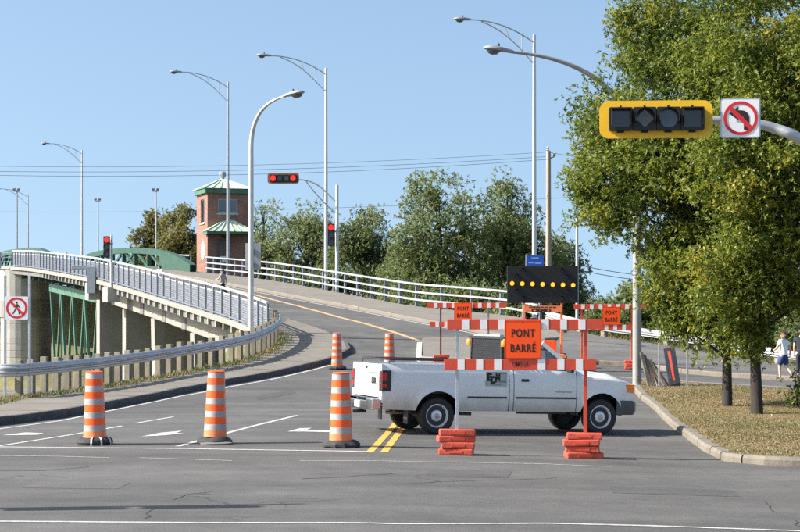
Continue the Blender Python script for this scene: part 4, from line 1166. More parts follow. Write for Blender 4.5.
wire(ray(579, 265, 96), ray(700, 278, 96), .2, 'thick low wire leaving slim pole towards the tree, upper one', .02)
wire(ray(579, 270, 96), ray(700, 283, 96), .2, 'thick low wire leaving slim pole towards the tree, lower one', .02)

# ------------------------------------------------------------------ brick tower
xt0, yt0 = on_line(198, V_FAR + 1.2)
ang = math.atan2(DV.y, DV.x)
YT = 138.0; kt = YT / FPX
tl = ray(207.5, 272, YT)                     # near left corner
tw = thing('brick_tower', 'square red brick bridge tower with pale green copper roofs', 'tower', (tl.x, tl.y, 5.2), ang)
W, Dp = 3.3, 3.4
zt0 = 2.4 + (HZN - 274) * kt - 5.2
def zpx(py): return 2.4 + (HZN - py) * kt - 5.2
zE = zpx(193)
# walls built as four slabs with real openings for the windows
def wall(u0, u1, z0, z1, holes, fn, mat='brick_wall', name='wall'):
    xs = sorted({u0, u1, *[h[0] for h in holes], *[h[1] for h in holes]}); zs = sorted({z0, z1, *[h[2] for h in holes], *[h[3] for h in holes]})
    mb = MB()
    for a, b in zip(xs, xs[1:]):
        for c_, d_ in zip(zs, zs[1:]):
            if any(h[0] <= (a + b) / 2 <= h[1] and h[2] <= (c_ + d_) / 2 <= h[3] for h in holes): continue
            mb.prism([(a, c_), (b, c_), (b, d_), (a, d_)], fn, 0, .25)
    return mb.build(name, mat, tw)
front = lambda a, b, d: Vector((a, d, b)); lft = lambda a, b, d: Vector((d, a, b))
zb_ = -5.5
fwin = (.85, 2.45, zpx(213), zpx(198.5)); lwin = (1.0, 2.3, zpx(222), zpx(198)); door = (.75, 1.75, zpx(268), zpx(239))
wall(0, W, zb_, zE, [fwin], front); wall(.25, Dp, zb_, zE, [lwin], lft)
wall(0, W, zb_, zE, [], lambda a, b, d: Vector((a, Dp + .25 - d, b))); wall(.25, Dp, zb_, zE, [], lambda a, b, d: Vector((W - d, a, b)))
def window(h, fn, mull):
    fr = MB(); t = .07
    for a0, a1, b0, b1 in ((h[0], h[1], h[2], h[2] + t), (h[0], h[1], h[3] - t, h[3]), (h[0], h[0] + t, h[2] + t, h[3] - t), (h[1] - t, h[1], h[2] + t, h[3] - t)):
        fr.prism([(a0, b0), (a1, b0), (a1, b1), (a0, b1)], fn, .09, .15)
    w = fr.build('window', 'cornice', tw)
    m_ = (h[0] + h[1]) / 2
    if mull: MB().prism([(m_ - .04, h[2] + t), (m_ + .04, h[2] + t), (m_ + .04, h[3] - t), (m_ - .04, h[3] - t)], fn, .09, .14).build('mullion', 'steel_grey', w)
    MB().prism([(h[0] + t, h[2] + t), (h[1] - t, h[2] + t), (h[1] - t, h[3] - t), (h[0] + t, h[3] - t)], fn, .118, .124).build('pane', 'tower_glass', w)
    MB().prism([(h[0] - .1, h[2] - .12), (h[1] + .1, h[2] - .12), (h[1] + .1, h[2] - .003), (h[0] - .1, h[2] - .003)], fn, -.08, .2).build('sill', 'concrete_pale', w)
window(fwin, front, True); window(lwin, lft, False)
mb = MB(); mb.box((W / 2, Dp / 2, -2), (W - .6, Dp - .6, 6)); mb.build('inner_core', 'interior', tw)
MB().prism([(door[0], door[2]), (door[1], door[2]), (door[1], door[3]), (door[0], door[3])], front, -.03, .03).build('door', 'plank_dark', tw)
MB().prism([(1.0, zpx(262)), (1.5, zpx(262)), (1.5, zpx(256)), (1.0, zpx(256))], front, -.036, -.0305).build('notice', 'sign_white', tw)
MB().prism([(1.5 + .55 * math.cos(t), zpx(250) + .75 * math.sin(t)) for t in np.linspace(0, 6.28, 16, endpoint=False)], lft, -.03, -.001).build('round_notice', 'sign_white', tw)
MB().tube([(1.2, 0, zpx(237)), (1.2, -.35, zpx(234.5)), (1.45, -.5, zpx(235))], .07, 8).build('lamp_bracket', 'black_plastic', tw)
MB().lathe([(.05, .25), (.22, .1), (.24, 0)], 12, (1.45, -.5, zpx(239))).build('lamp_shade', 'black_plastic', tw)
def hip_roof(x0_, x1_, y0_, y1_, z0_, z1_, ax, ay, name, nseam):
    V = [(x0_, y0_, z0_), (x1_, y0_, z0_), (x1_, y1_, z0_), (x0_, y1_, z0_), (ax, ay, z1_)]
    r = MB().add(V, [(0, 1, 4), (1, 2, 4), (2, 3, 4), (3, 0, 4), (3, 2, 1, 0)]).build(name, 'copper', tw)
    A = Vector(V[4])
    for (i, j) in ((0, 1), (3, 0)):
        for k in range(nseam + 1):
            p = Vector(V[i]).lerp(Vector(V[j]), k / nseam)
            q_ = A + (p - A) * .12
            MB().bar(p + Vector((0, 0, .02)), q_ + Vector((0, 0, .02)), .05, .06).build('seam', 'copper', r)
    return r
ov = .32
MB().box((W / 2, Dp / 2, zE + .19), (W + ov * 1.4, Dp + ov * 1.4, .38)).build('eaves_band', 'green_pale', tw, bevel=.03)
MB().box((W / 2, Dp / 2, zE + .08), (W + ov * .7, Dp + ov * .7, .16 - .01)).build('cornice', 'cornice', tw)
hip_roof(-ov, W + ov, -ov, Dp + ov, zE + .39, zpx(176.5), W / 2, Dp / 2, 'roof', 6)
MB().lathe([(.16, 0), (.16, .25), (.28, .3), (.28, .62), (.12, .7)], 10, (W / 2, Dp / 2, zpx(178))).build('vent_cap', 'steel_grey', tw)
cz0 = zpx(233)
MB().box((W / 2 - .05, -.35, cz0), (W + .5, 1.5, .22)).build('canopy_band', 'green_pale', tw, bevel=.02)
hip_roof(-.36, W + .26, -1.15, .4, cz0 + .112, zpx(217.5), W / 2 + .05, .22, 'canopy_roof', 7)

# ------------------------------------------------------------------ trees
def leaf_mesh(name, centres, tints, size, mat, parent, seed, droop=.35, aspect=.55, dirs=None):
    g = np.random.default_rng(seed); n = len(centres)
    C = np.asarray(centres)
    d = np.array(dirs) if dirs is not None else g.normal(size=(n, 3))
    d[:, 2] -= droop; d /= np.linalg.norm(d, axis=1)[:, None]
    t = g.normal(size=(n, 3)) * .55 + np.array([-.18, -.12, .8]); s = np.cross(d, t); s /= np.linalg.norm(s, axis=1)[:, None] + 1e-9
    nrm = np.cross(d, s)
    L = size * g.uniform(.65, 1.3, n)[:, None]; Wd = L * aspect * g.uniform(.75, 1.2, n)[:, None]
    V = np.stack([C - d * L * .5, C + s * Wd * .5 - d * L * .05 + nrm * L * .08, C + d * L * .5, C - s * Wd * .5 - d * L * .05 + nrm * L * .08], 1).reshape(-1, 3)
    me = bpy.data.meshes.new(name)
    me.vertices.add(4 * n); me.vertices.foreach_set('co', V.ravel().astype(np.float32))
    me.loops.add(4 * n); me.polygons.add(n)
    me.loops.foreach_set('vertex_index', np.arange(4 * n, dtype=np.int32))
    me.polygons.foreach_set('loop_start', np.arange(0, 4 * n, 4, dtype=np.int32))
    me.polygons.foreach_set('loop_total', np.full(n, 4, np.int32))
    me.update(calc_edges=True)
    at = me.attributes.new('tint', 'FLOAT', 'FACE'); at.data.foreach_set('value', np.clip(tints, 0, 1).astype(np.float32))
    me.materials.append(MATS[mat])
    o = bpy.data.objects.new(name, me); COL.objects.link(o); o.parent = parent
    return o
def make_tree(name, label, base, lobes, trunk_r, nclus, nleaf, size, mat, seed, spread, group=None, trunk_h=None, cat='tree', bark='bark', tint_mu=.42, lean=(0, 0)):
    """lobes: (centre xyz, radii xyz) in world space; leaf clusters sit on a ragged shell and thinly inside"""
    g = np.random.default_rng(seed); r = thing(name, label, cat, base, group=group); b = Vector(base)
    vol = np.array([l[1][0] * l[1][2] for l in lobes]) ** .9
    cnt = (nclus * vol / vol.sum()).astype(int) + 3
    P = []; T = []; tips = []; DD = []
    for (c, rad), m in zip(lobes, cnt):
        # boughs: each lobe carries smaller rounded masses, and the clusters sit on those
        nb_ = 16; bv = g.normal(size=(nb_, 3)); bv /= np.linalg.norm(bv, axis=1)[:, None]
        bc = np.array(c) + bv * np.array(rad) * g.uniform(.55, .88, (nb_, 1)); br_ = g.uniform(.30, .48, nb_)
        for _ in range(m):
            v = g.normal(size=3); v[2] += .25; v /= np.linalg.norm(v)
            rr = (1 - abs(g.normal()) * .22) * (1 + .22 * math.sin(5 * v[0] + seed) * math.cos(4 * v[2] + 3 * v[1]))
            if g.uniform() < .10: rr *= 1.0 + min(abs(g.normal()), 1.3) * .12
            bi = g.integers(nb_); cc = bc[bi] + v * np.array(rad) * br_[bi] * max(rr, .15)
            tips.append((cc, np.array(c)))
            k = int(nleaf * g.uniform(.5, 1.4)); sp = spread * g.uniform(.6, 1.3)
            ks = max(2, k // 6)                                  # twigs in the cluster, six leaves radiating from each
            tw_ = cc + np.clip(g.normal(size=(ks, 3)), -1.7, 1.7) * np.array([sp, sp, sp * .8])
            q = np.repeat(tw_, 6, 0); dd_ = g.normal(size=(len(q), 3)); dd_ /= np.linalg.norm(dd_, axis=1)[:, None]
            q = q + dd_ * size * .5
            tm = tint_mu + g.normal() * .09 + .17 * math.sin(bi * 2.4 + seed)
            P.append(q); T.append(np.repeat(tm + g.normal(size=ks) * .10, 6) + g.normal(size=len(q)) * .07); DD.append(dd_)
    P = np.concatenate(P) - np.array(b); T = np.concatenate(T)
    leaf_mesh('crown', P, T, size, mat, r, seed, .15, .42, np.concatenate(DD))
    # trunk and limbs
    top = np.mean([np.array(l[0]) for l in lobes], 0)
    H = trunk_h or (max(l[0][2] for l in lobes) - base[2])
    tp = [Vector((0, 0, -.15)), Vector((0, 0, 0)), Vector((lean[0] * .3, lean[1] * .3, H * .18)), Vector((lean[0], lean[1], H * .4)), Vector((lean[0] * 1.2 + g.normal() * .15, lean[1] * 1.2, H * .7)), Vector((lean[0] * 1.3 + g.normal() * .2, lean[1] * 1.3, H))]
    MB().tube(tp, [trunk_r * 1.75, trunk_r * 1.3, trunk_r, trunk_r * .8, trunk_r * .45, trunk_r * .12], 12).build('trunk', bark, r, smooth=True)
    for i, (c, rad) in enumerate(lobes):
        t = min(max((c[2] - rad[2] * .9 - base[2]) / H, .16), .8)
        j = min(int(t * 4) + 1, 4)
        st = Vector((lean[0] * t, lean[1] * t, H * t * .8)); en = Vector(c) - b
        md = st.lerp(en, .5) + Vector((0, 0, .12 * (en - st).length))
        lb = MB().tube(bez(st, st.lerp(md, .6), md, en, 6), [trunk_r * (.42 - .05 * q) for q in range(7)], 7).build('limb', bark, r, smooth=True)
        mb = MB()
        for kx in range(7):
            v = g.normal(size=3); v /= np.linalg.norm(v); e2 = en + Vector(v * np.array(rad) * .85)
            mb.tube([en.lerp(st, .25), en.lerp(e2, .5) + Vector((0, 0, .08)), e2], [trunk_r * .13, trunk_r * .08, .008], 4)
        mb.build('twig', bark, lb)
    return r
def lobes_px(L, Y, jit=0.0):
    out = []
    for px_, py_, rx_, ry_, dy in L:
        c = ray(px_, py_, Y + dy); k = (Y + dy) / FPX
        out.append(((c.x, c.y, c.z), (rx_ * k, min(rx_, ry_) * k * 1.05, ry_ * k)))
    return out
t1 = UP(727, 406, .14); t2 = UP(757, 414, .14)
L1 = [(640, 118, 62, 62, .3), (624, 180, 56, 52, 0), (676, 58, 62, 62, .5), (668, 230, 54, 44, .2), (690, 150, 60, 60, -.9), (706, 8, 60, 60, .4), (690, 282, 36, 36, .3), (716, 250, 55, 50, -.7), (712, 318, 40, 38, -.2), (666, 302, 22, 24, .6), (676, 328, 20, 22, .3), (735, 120, 62, 62, .9), (646, 60, 40, 38, .6), (612, 150, 44, 50, .2), (600, 205, 34, 30, .1), (725, 200, 60, 55, .3), (640, 30, 30, 28, .5), (700, 95, 55, 55, -.6), (652, 165, 50, 50, -.7), (676, 265, 40, 36, -.6), (738, 275, 46, 44, .2)]
L2 = [(748, 40, 62, 70, 0), (800, 30, 70, 75, .3), (772, 130, 66, 60, -1.0), (760, 215, 60, 55, -1.1), (815, 150, 60, 70, 0), (830, 225, 66, 62, .2), (785, 268, 50, 44, -.5), (750, 305, 46, 38, -.4), (742, 340, 26, 24, -.2), (800, 292, 44, 26, .2), (870, 110, 60, 90, .4), (860, 285, 50, 34, .4), (785, 85, 60, 60, -.8), (735, 165, 55, 55, -1.2), (790, 190, 60, 55, -1.0), (722, 285, 44, 40, -.9), (770, 245, 55, 50, -.2), (800, 95, 60, 60, .2), (760, 290, 46, 34, .3)]
make_tree('maple_tree', 'leafy yellow-green roadside tree with the slimmer trunk, left of the pair', tuple(t1), lobes_px(L1, t1.y), .108, 3000, 78, .098, 'leaf_near', 11, .20, 'pair of roadside trees on the verge', trunk_h=7.5, tint_mu=.44)
make_tree('maple_tree', 'leafy yellow-green roadside tree with the thicker dark trunk, right of the pair', tuple(t2), lobes_px(L2, t2.y), .118, 2900, 78, .098, 'leaf_near', 23, .20, 'pair of roadside trees on the verge', trunk_h=8.0, lean=(-.15, 0), tint_mu=.47)
# background trees (columns and crowns placed at their own distances)
def far_tree(pxc, ytop, ybot, hw, Y, label, seed, mat='leaf_far', name='poplar_tree', n=300, size=.22, mu=.4, grp='trees behind the bridge', zb=-.8, dens=96):
    g = random.Random(seed); L = []
    hgt = ybot - ytop
    for i in range(15):
        t = g.uniform(0, 1); w = hw * (1.0 - .3 * abs(t - .4) - .3 * max(0, t - .6))
        yy = ybot - hgt * (.12 + .64 * t)
        L.append((pxc + g.uniform(-.66, .66) * w, yy, hw * g.uniform(.36, .54), hgt * g.uniform(.14, .21), g.uniform(-2, 2)))
    L.append((pxc + g.uniform(-.12, .12) * hw, ytop + hgt * .16, hw * .40, hgt * .16, 0))
    L.append((pxc, ybot - hgt * .3, hw * .8, hgt * .28, 0))
    b = ray(pxc, 300, Y)
    return make_tree(name, label, (b.x, Y, zb), lobes_px(L, Y), .28, n, dens, size, mat, seed, .45, grp, tint_mu=mu)
far_tree(440, 168, 330, 60, 122, 'tall broad poplar right of the far red signal, left of a pair', 31, n=560, mu=.46)
far_tree(508, 172, 330, 56, 126, 'tall poplar behind the street lamp and wooden pole', 37, n=520, mu=.44)
far_tree(560, 226, 325, 32, 130, 'lower green tree peeping out behind the arrow board', 41, n=230, mu=.42)
far_tree(364, 204, 300, 42, 150, 'rounded dark tree behind the overhead red signal mast', 43, n=360, mu=.36)
far_tree(308, 206, 300, 42, 155, 'rounded olive tree between the curved lamp and red signal', 47, 'leaf_far', n=360, mu=.46)
far_tree(264, 198, 295, 30, 160, 'narrow olive tree just right of the brick tower', 53, 'leaf_far', n=200, mu=.5)
far_tree(396, 255, 310, 18, 135, 'small bright shrub-like tree at the foot of the broad poplar', 59, n=90, mu=.5)
far_tree(182, 204, 275, 26, 205, 'autumn-toned tree just left of the brick tower', 61, 'leaf_autumn', 'autumn_tree', n=220, size=.36, mu=.45, zb=0)
far_tree(152, 214, 275, 20, 215, 'small autumn-toned tree at left end of the treeline', 67, 'leaf_autumn', 'autumn_tree', n=150, size=.36, mu=.4, zb=0)
for i, (px_, yt_, yb_, hw_, Y_, mu_, lb) in enumerate(((606, 302, 335, 18, 118, .35, 'low bush behind the white barrier, below the distant building'), (640, 285, 340, 22, 112, .45, 'bush behind the grey lamp pole and white barrier'), (690, 290, 345, 30, 110, .3, 'dark bush behind the white barrier, left of the tree trunks'),
                                                  (750, 285, 350, 40, 105, .25, 'large dark bush behind the two tree trunks'), (815, 290, 360, 40, 98, .28, 'large dark bush behind the walking woman'))):
    far_tree(px_, yt_, yb_, hw_, Y_, lb, 71 + i, n=130, mu=mu_, name='bush', size=.26, grp='bushes behind the white barrier', zb=-.4)
# scrub along the foot of the far railing
for i, (px_, yt_, yb_, hw_, Y_, lb) in enumerate(((330, 268, 300, 34, 128, 'low scrub seen through far railing below the red signal'), (455, 285, 325, 44, 108, 'low scrub seen through far railing left of the arrow board'), (520, 290, 335, 30, 104, 'low scrub seen through railing under the arrow board'))):
    far_tree(px_, yt_, yb_, hw_, Y_, lb, 91 + i, n=130, mu=.4, name='bush', size=.25, grp='scrub behind the far railing', zb=-.4)
# distant building
db = thing('distant_building', 'pale grey flat-roofed building far behind the right barrier', 'building', ray(603, 313, 320))
db.location.z = -.4
kb = 320 / FPX
MB().box((1.5, 6, 2.2 + 0), (38 * kb, 12, 5.2 + .4)).build('wall', 'far_grey', db)
MB().box((1.5, 6, 5.15), (39.5 * kb, 12.6, .3)).build('roof_edge', 'steel_grey', db)
for i in range(5): MB().box((1.5 + (i - 2) * 1.35, -.03, 2.9), (.7, .08, .9)).build('window', 'tower_glass', db)
MB().lathe([(.25, 0), (.25, 1.4), (.4, 1.5), (.4, 1.9)], 8, (-1.5, 4, 5.3)).build('roof_vent', 'steel_grey', db)

# grass on the verge and along the left barrier
def blades(name, pts, size, mat, seed, label=None):
    g = np.random.default_rng(seed); n = len(pts); C = np.asarray(pts)
    a = g.uniform(0, 6.283, n); h = size * g.uniform(.5, 1.5, n); w = .012 * g.uniform(.7, 1.6, n)
    ln = g.normal(size=(n, 2)) * (h * .55)[:, None]
    s = np.stack([np.cos(a), np.sin(a), 0 * a], 1) * w[:, None]
    V = np.stack([C - s, C + s, C + np.stack([ln[:, 0], ln[:, 1], h], 1)], 1).reshape(-1, 3)
    me = bpy.data.meshes.new(name)
    me.vertices.add(3 * n); me.vertices.foreach_set('co', V.ravel().astype(np.float32)); me.loops.add(3 * n); me.polygons.add(n)
    me.loops.foreach_set('vertex_index', np.arange(3 * n, dtype=np.int32)); me.polygons.foreach_set('loop_start', np.arange(0, 3 * n, 3, dtype=np.int32)); me.polygons.foreach_set('loop_total', np.full(n, 3, np.int32))
    me.update(calc_edges=True)
    at = me.attributes.new('tint', 'FLOAT', 'FACE')
    cl = .5 + .28 * np.sin(C[:, 0] * 1.7 + 1.3 * np.sin(C[:, 1] * .9)) * np.cos(C[:, 1] * 1.1)
    at.data.foreach_set('value', np.clip(cl + g.normal(size=n) * .22, 0, 1).astype(np.float32))
    me.materials.append(MATS[mat]); o = bpy.data.objects.new(name, me); COL.objects.link(o)
    return tag(o, label, 'grass', kind='stuff')
g = np.random.default_rng(5); vp = np.array(verge_poly)
def inside(X, Y, P):
    ins = np.zeros(X.shape, bool)
    for i in range(len(P)):
        a, b = P[i], P[(i + 1) % len(P)]; c_ = (a[1] > Y) != (b[1] > Y)
        with np.errstate(divide='ignore', invalid='ignore'): xi = a[0] + (Y - a[1]) / (b[1] - a[1]) * (b[0] - a[0])
        ins ^= c_ & (X < xi)
    return ins
X = g.uniform(3.5, 13.5, 300000); Y = g.uniform(27.2, 58, 300000)
dens_ = .5 + .5 * np.sin(X * 1.3 + 2 * np.sin(Y * .7)) * np.sin(Y * .9 + X * .4)
kp_ = inside(X, Y, vp) & (g.uniform(size=X.shape) < .35 + .65 * dens_)
X, Y = X[kp_], Y[kp_]
blades('grass', [(x, y, S(x, y) + .14) for x, y in zip(X, Y)], .022, 'grass_blade', 6, 'short dry patchy grass covering the verge under the trees')
pts = []
for a, b in zip(guard_base, guard_base[1:]):
    n = int((b - a).length * 260)
    for _ in range(n):
        t = rng.random(); p = a.lerp(b, t); q = p + Vector((rng.gauss(-.02, .22), rng.gauss(0, .22), 0)); pts.append((q.x, q.y, S(q.x, q.y) + PV - .02))
for _ in range(5000): pts.append((rng.uniform(-14.5, -9.7), rng.uniform(42.5, 46.5), S(-10, 44) + PV - .02))
blades('weeds', pts, .10, 'weed_blade', 8, 'weedy grass tufts along the foot of the left crash barrier')
pts = []
for a, b in zip(beam_rail, beam_rail[1:]):
    for _ in range(int((b - a).length * 200)):
        p = a.lerp(b, rng.random()); pts.append((p.x + rng.gauss(.3, .4), p.y + rng.gauss(.4, .4), S(p.x, p.y) + .14))
blades('weeds', pts, .13, 'weed_blade', 9, 'dry grass along the foot of the right crash barrier')
# fallen leaves on the verge
lv = [];
for _ in range(330):
    x, y = rng.uniform(4, 12), rng.uniform(28, 52)
    if inside(np.array([x]), np.array([y]), vp)[0]: lv.append((x, y, S(x, y) + .175))
lo_leaf = leaf_mesh('fallen_leaf_litter', np.array(lv), np.random.default_rng(3).uniform(.55, 1, len(lv)), .085, 'grass_blade', None, 77, droop=0)
tag(lo_leaf, 'scattered pale fallen leaves on the dry verge', 'leaves', kind='stuff')
# shrub at right edge of the verge
sp_ = UP(797, 407, .14)
make_tree('shrub', 'green leafy shrub on the verge at the right edge of the photo', tuple(sp_), lobes_px([(803, 382, 11, 16, .2), (809, 394, 14, 12, 0), (797, 400, 8, 7, -.2)], sp_.y), .03, 46, 30, .10, 'leaf_near', 83, .16, cat='shrub', tint_mu=.35, trunk_h=.7)

# ------------------------------------------------------------------ traffic drums
def make_drum(base, label, rz=0.0, base_kind=0, tilt=(0, 0), k=1.0):
    r = thing('traffic_drum', label, 'traffic drum', base, rz, 'orange and white traffic drums')
    H0 = .13
    # body: stepped orange barrel, five reflective sleeves
    hs = [.13, .115, .135, .115, .135, .115, .135, .115, .135, .105]          # from the bottom: orange, white, ...
    z = H0; rad = .215; body = [(rad + .01, z - .02)]
    lean = Matrix.Rotation(tilt[0], 4, 'X') @ Matrix.Rotation(tilt[1], 4, 'Y')
    parts = []
    for i, h in enumerate(hs):
        h *= .985; r1 = rad - .0035
        if i % 2 == 0: parts.append(('shell_ring', 'orange_faded' if i == 0 else 'orange_plastic', [(rad, z), (rad, z + .006), (r1, z + h - .006), (r1, z + h), (r1 - .02, z + h), (r1 - .02, z)]))
        else: parts.append(('reflective_band', 'band_white', [(rad + .001, z), (r1 + .001, z + h), (r1 - .02, z + h), (rad - .02, z)]))
        z += h; rad = r1 - (.003 if i % 2 == 0 else .0015)
    parts.append(('lid', 'orange_plastic', [(rad + .006, z), (rad + .006, z + .022), (rad - .03, z + .035), (rad * .5, z + .04), (.01, z + .04)]))
    for nm, mt, prof in parts:
        o = MB().lathe(prof, 28, cap=(nm == 'lid')).build(nm, mt, r, smooth=True); o.matrix_local = lean
    # rubber base
    if base_kind == 0:
        MB().lathe([(.22, 0.0), (.325, .01), (.345, .05), (.33, .10), (.28, .135), (.20, .14)], 20).build('rubber_base', 'rubber', r, smooth=True)
        for a in (-1.9, -1.35, -.75, .6, 2.2):
            pts = [Vector((math.cos(a) * q, math.sin(a) * q, zz)) for q, zz in ((.352, .0), (.358, .05), (.342, .108), (.285, .148), (.215, .155))]
            MB().sweep([(-.016, -.003), (-.016, .003), (.016, .003), (.016, -.003)], pts).build('strap', 'strap_white', r)
    else:
        mb = MB(); n = 26; gg = random.Random(base_kind)
        prof = [(.30, 0), (.325, .02), (.325, .06), (.285, .10), (.23, .125), (.20, .13)]
        V = []; F_ = []
        wob = [1 + gg.uniform(-.07, .10) for _ in range(n)]
        for rr, zz in prof:
            for j in range(n):
                t = 2 * math.pi * j / n; V.append((rr * wob[j] * math.cos(t) * 1.08, rr * wob[j] * math.sin(t), zz + .012 * math.sin(3 * t + base_kind) * (zz > 0)))
        for i in range(len(prof) - 1):
            for j in range(n): F_.append((i * n + j, i * n + (j + 1) % n, (i + 1) * n + (j + 1) % n, (i + 1) * n + j))
        F_.append(tuple(range(n))[::-1]); mb.add(V, F_).build('rubber_base', 'rubber', r, smooth=True)
        if base_kind == 2:
            mb = MB(); mb.lathe([(.30, 0), (.31, .03), (.22, .05), (.05, .055)], 14, (-.14, -.10, 0)); mb.build('dust_pile', 'concrete_dark', r, smooth=True)
    r.scale = (k, k, k)
    return r
for px_, py_, lb, rz_, bk, tl_ in ((95, 444.5, 'orange and white traffic drum at far left, its base strapped in white', .3, 0, (0, R(-.6))),
                                   (215, 443.5, 'orange and white traffic drum second from left, leaning slightly, scuffed bands', 1.2, 2, (R(.5), R(1.6))),
                                   (341, 447, 'orange and white traffic drum just in front of the pickup tailgate', 2.0, 1, (0, R(.4)))):
    p = UP(px_, py_); make_drum((p.x, p.y, p.z), lb, rz_, bk, tl_, .97)
for px_, py_, lb in ((337, 369, 'distant orange and white traffic drum beside the pavement tip'), (389.5, 369, 'distant orange and white traffic drum seen above the pickup bed')):
    p = UP(px_, py_); make_drum((p.x, p.y, p.z), lb, 2.2, 1, (0, 0), .93)

# ------------------------------------------------------------------ barricades
def slab_stack(parent, x, z0, n, w, seed):
    gg = random.Random(seed); z = z0
    for i in range(n):
        ww = w * gg.uniform(.93, 1.06); h = .112
        mb = MB(); mb.box((0, 0, h / 2), (ww, .36, h))
        o = mb.build('ballast_block', 'sandbag_red', parent, bevel=.028, seg=3)
        o.location = (x + gg.uniform(-.04, .04), gg.uniform(-.03, .03), z); o.rotation_euler = (R(gg.uniform(-2, 2)), R(gg.uniform(-1.5, 1.5)), gg.uniform(-.12, .12))
        g2 = MB(); g2.box((0, -.182, h * .5), (ww * .4, .01, .035)); q = g2.build('hand_slot', 'rail_red', o)
        z += h - .004
def rail_board(parent, x0, x1, zc, h, cuts, y):
    """cuts: list of (x_start, x_end, colour) – each stripe is its own sheeting piece on the board"""
    b = MB(); b.box(((x0 + x1) / 2, y, zc), (x1 - x0, .035, h)); bd = b.build('rail_board', 'rail_red', parent, bevel=.004)
    for a, c_, col in cuts:
        MB().box(((a + c_) / 2, y - .0195, zc), (c_ - a - .001, .004, h - .006)).build('stripe', col, bd)
    return bd
def stripes(x0, x1, first, last, red, white):
    out = [(x0, x0 + first, 'rail_red')]; x = x0 + first
    while x + white < x1 - last * .6:
        out.append((x, x + white, 'rail_white')); x += white
        e_ = min(x + red, x1)
        if x1 - e_ < white + last * .5: e_ = x1
        out.append((x, e_, 'rail_red')); x = e_
        if x >= x1: break
    return out
def pont_barre(parent, cx, y, zc, s):
    def f(a, b, d): return Vector((cx + a, y - d, zc + b))
    pl_ = MB().prism(rrect(s, s * 1.04, .03, 4), f, 0, .008).build('sign_panel', 'sign_orange', parent)
    q = s / 2 - .012
    for a0, a1, b0, b1 in ((-q, q, q * 1.04 - .006, q * 1.04), (-q, q, -q * 1.04, -q * 1.04 + .006), (-q, -q + .006, -q * 1.04 + .006, q * 1.04 - .006), (q - .006, q, -q * 1.04 + .006, q * 1.04 - .006)):
        MB().prism([(a0, b0), (a1, b0), (a1, b1), (a0, b1)], f, .008, .0095).build('border_line', 'sign_black_faded', pl_)
    text_part('lettering', 'PONT', s * .30, 'sign_black', pl_, lambda a, b, d: f(a, b + s * .17, d), .0105, .006, squeeze=.70, spacing=1.22)
    text_part('lettering', 'BARRÉ', s * .30, 'sign_black', pl_, lambda a, b, d: f(a, b - s * .23, d), .0105, .006, squeeze=.70, spacing=1.18)
    MB().lathe([(.012, 0), (.008, .006)], 8, tuple(f(0, s * .47, .008)), 'Y').build('bolt', 'galv', pl_)
    return pl_
pA = UP(456, 454.5); YB = pA.y; kB = YB / FPX
def bx(px_): return (px_ - 521) * kB
fb = thing('road_barricade', 'front red and white barricade with orange PONT BARRÉ sign before the pickup', 'barricade', ((521 - 400) * kB, YB, pA.z), 0, 'red and white closure barricades')
zf = lambda py: 2.4 + (HZN - py) * kB - pA.z
gA = S(bx(456) + fb.location.x, YB) - pA.z; gB = S(bx(585) + fb.location.x, YB) - pA.z
fb.rotation_euler = (0, 0, 0)
for px_, mt, gz_, topy in ((457, 'galv', gA, 327), (585.5, 'rail_red', gB, 327)):
    mb = MB(); z1 = zf(topy); mb.box((bx(px_), 0, (z1 + gz_) / 2), (.06, .06, z1 - gz_)); mb.build('upright', mt, fb, bevel=.006)
slab_stack(fb, bx(456), gA, 4, 36 * kB, 3); slab_stack(fb, bx(582.5), gB, 4, 36.5 * kB, 5)
def cutlist(L): return [(bx(a), bx(b), c_) for a, b, c_ in L]
rd, wh = 'rail_red', 'rail_white'
rail_board(fb, bx(447), bx(602.5), zf(324.3), 10.4 * kB, cutlist([(461.7, 469, wh), (480, 487.2, wh), (498, 505, wh), (541, 548.5, wh), (560, 566.5, wh), (578, 585, wh)]), -.06)
lb_ = rail_board(fb, bx(444), bx(595.8), zf(364.3), 10.6 * kB, cutlist([(457.5, 464.5, wh), (476, 483, wh), (494, 501.5, wh), (537.5, 545, wh), (557, 564, wh), (575.5, 582.5, wh)]), -.06)
text_part('lettering', 'OMEGA', .125, 'sign_black_faded', lb_, lambda a, b, d: Vector((bx(520) + a, -.06 - .0175 - d, zf(364.3) + b)), .003, .002, squeeze=.66)
pont_barre(fb, bx(522.6), -.087, zf(339.8), 36.8 * kB)

def back_barricade(px0, px1, top_y, low_y, signx, signy, sign_w, posts, low0, low1, feet_px, feet_py, label, Yd=None):
    pf = UP(feet_px, feet_py); Y = pf.y; k = Y / FPX; cx = (px0 + px1) / 2
    r = thing('road_barricade', label, 'barricade', ((cx - 400) * k, Y, pf.z), 0, 'red and white closure barricades')
    X_ = lambda p: (p - cx) * k; Z_ = lambda p: 2.4 + (HZN - p) * k - pf.z
    for i, (p_, m_) in enumerate(posts):
        g_ = S(X_(p_) + r.location.x, Y) - pf.z
        z1 = Z_(top_y) + .1
        mb = MB(); mb.box((X_(p_), 0, (z1 + g_) / 2), (.06, .06, z1 - g_)); mb.build('upright', m_, r)
        slab_stack(r, X_(p_), g_, 3, .56, 7 + int(p_))
    w0, w1 = X_(px0), X_(px1)
    rail_board(r, w0, w1, Z_(top_y), 5.2 * k, [s for s in stripes(w0, w1, 7 * k, 7 * k, 5.2 * k, 3.6 * k) if s[2] == wh], -.06)
    w0, w1 = X_(low0), X_(low1)
    rail_board(r, w0, w1, Z_(low_y), 5.2 * k, [s for s in stripes(w0, w1, 6 * k, 7 * k, 5.2 * k, 3.6 * k) if s[2] == wh], -.06)
    pont_barre(r, X_(signx), -.087, Z_(signy), sign_w * k)
    return r
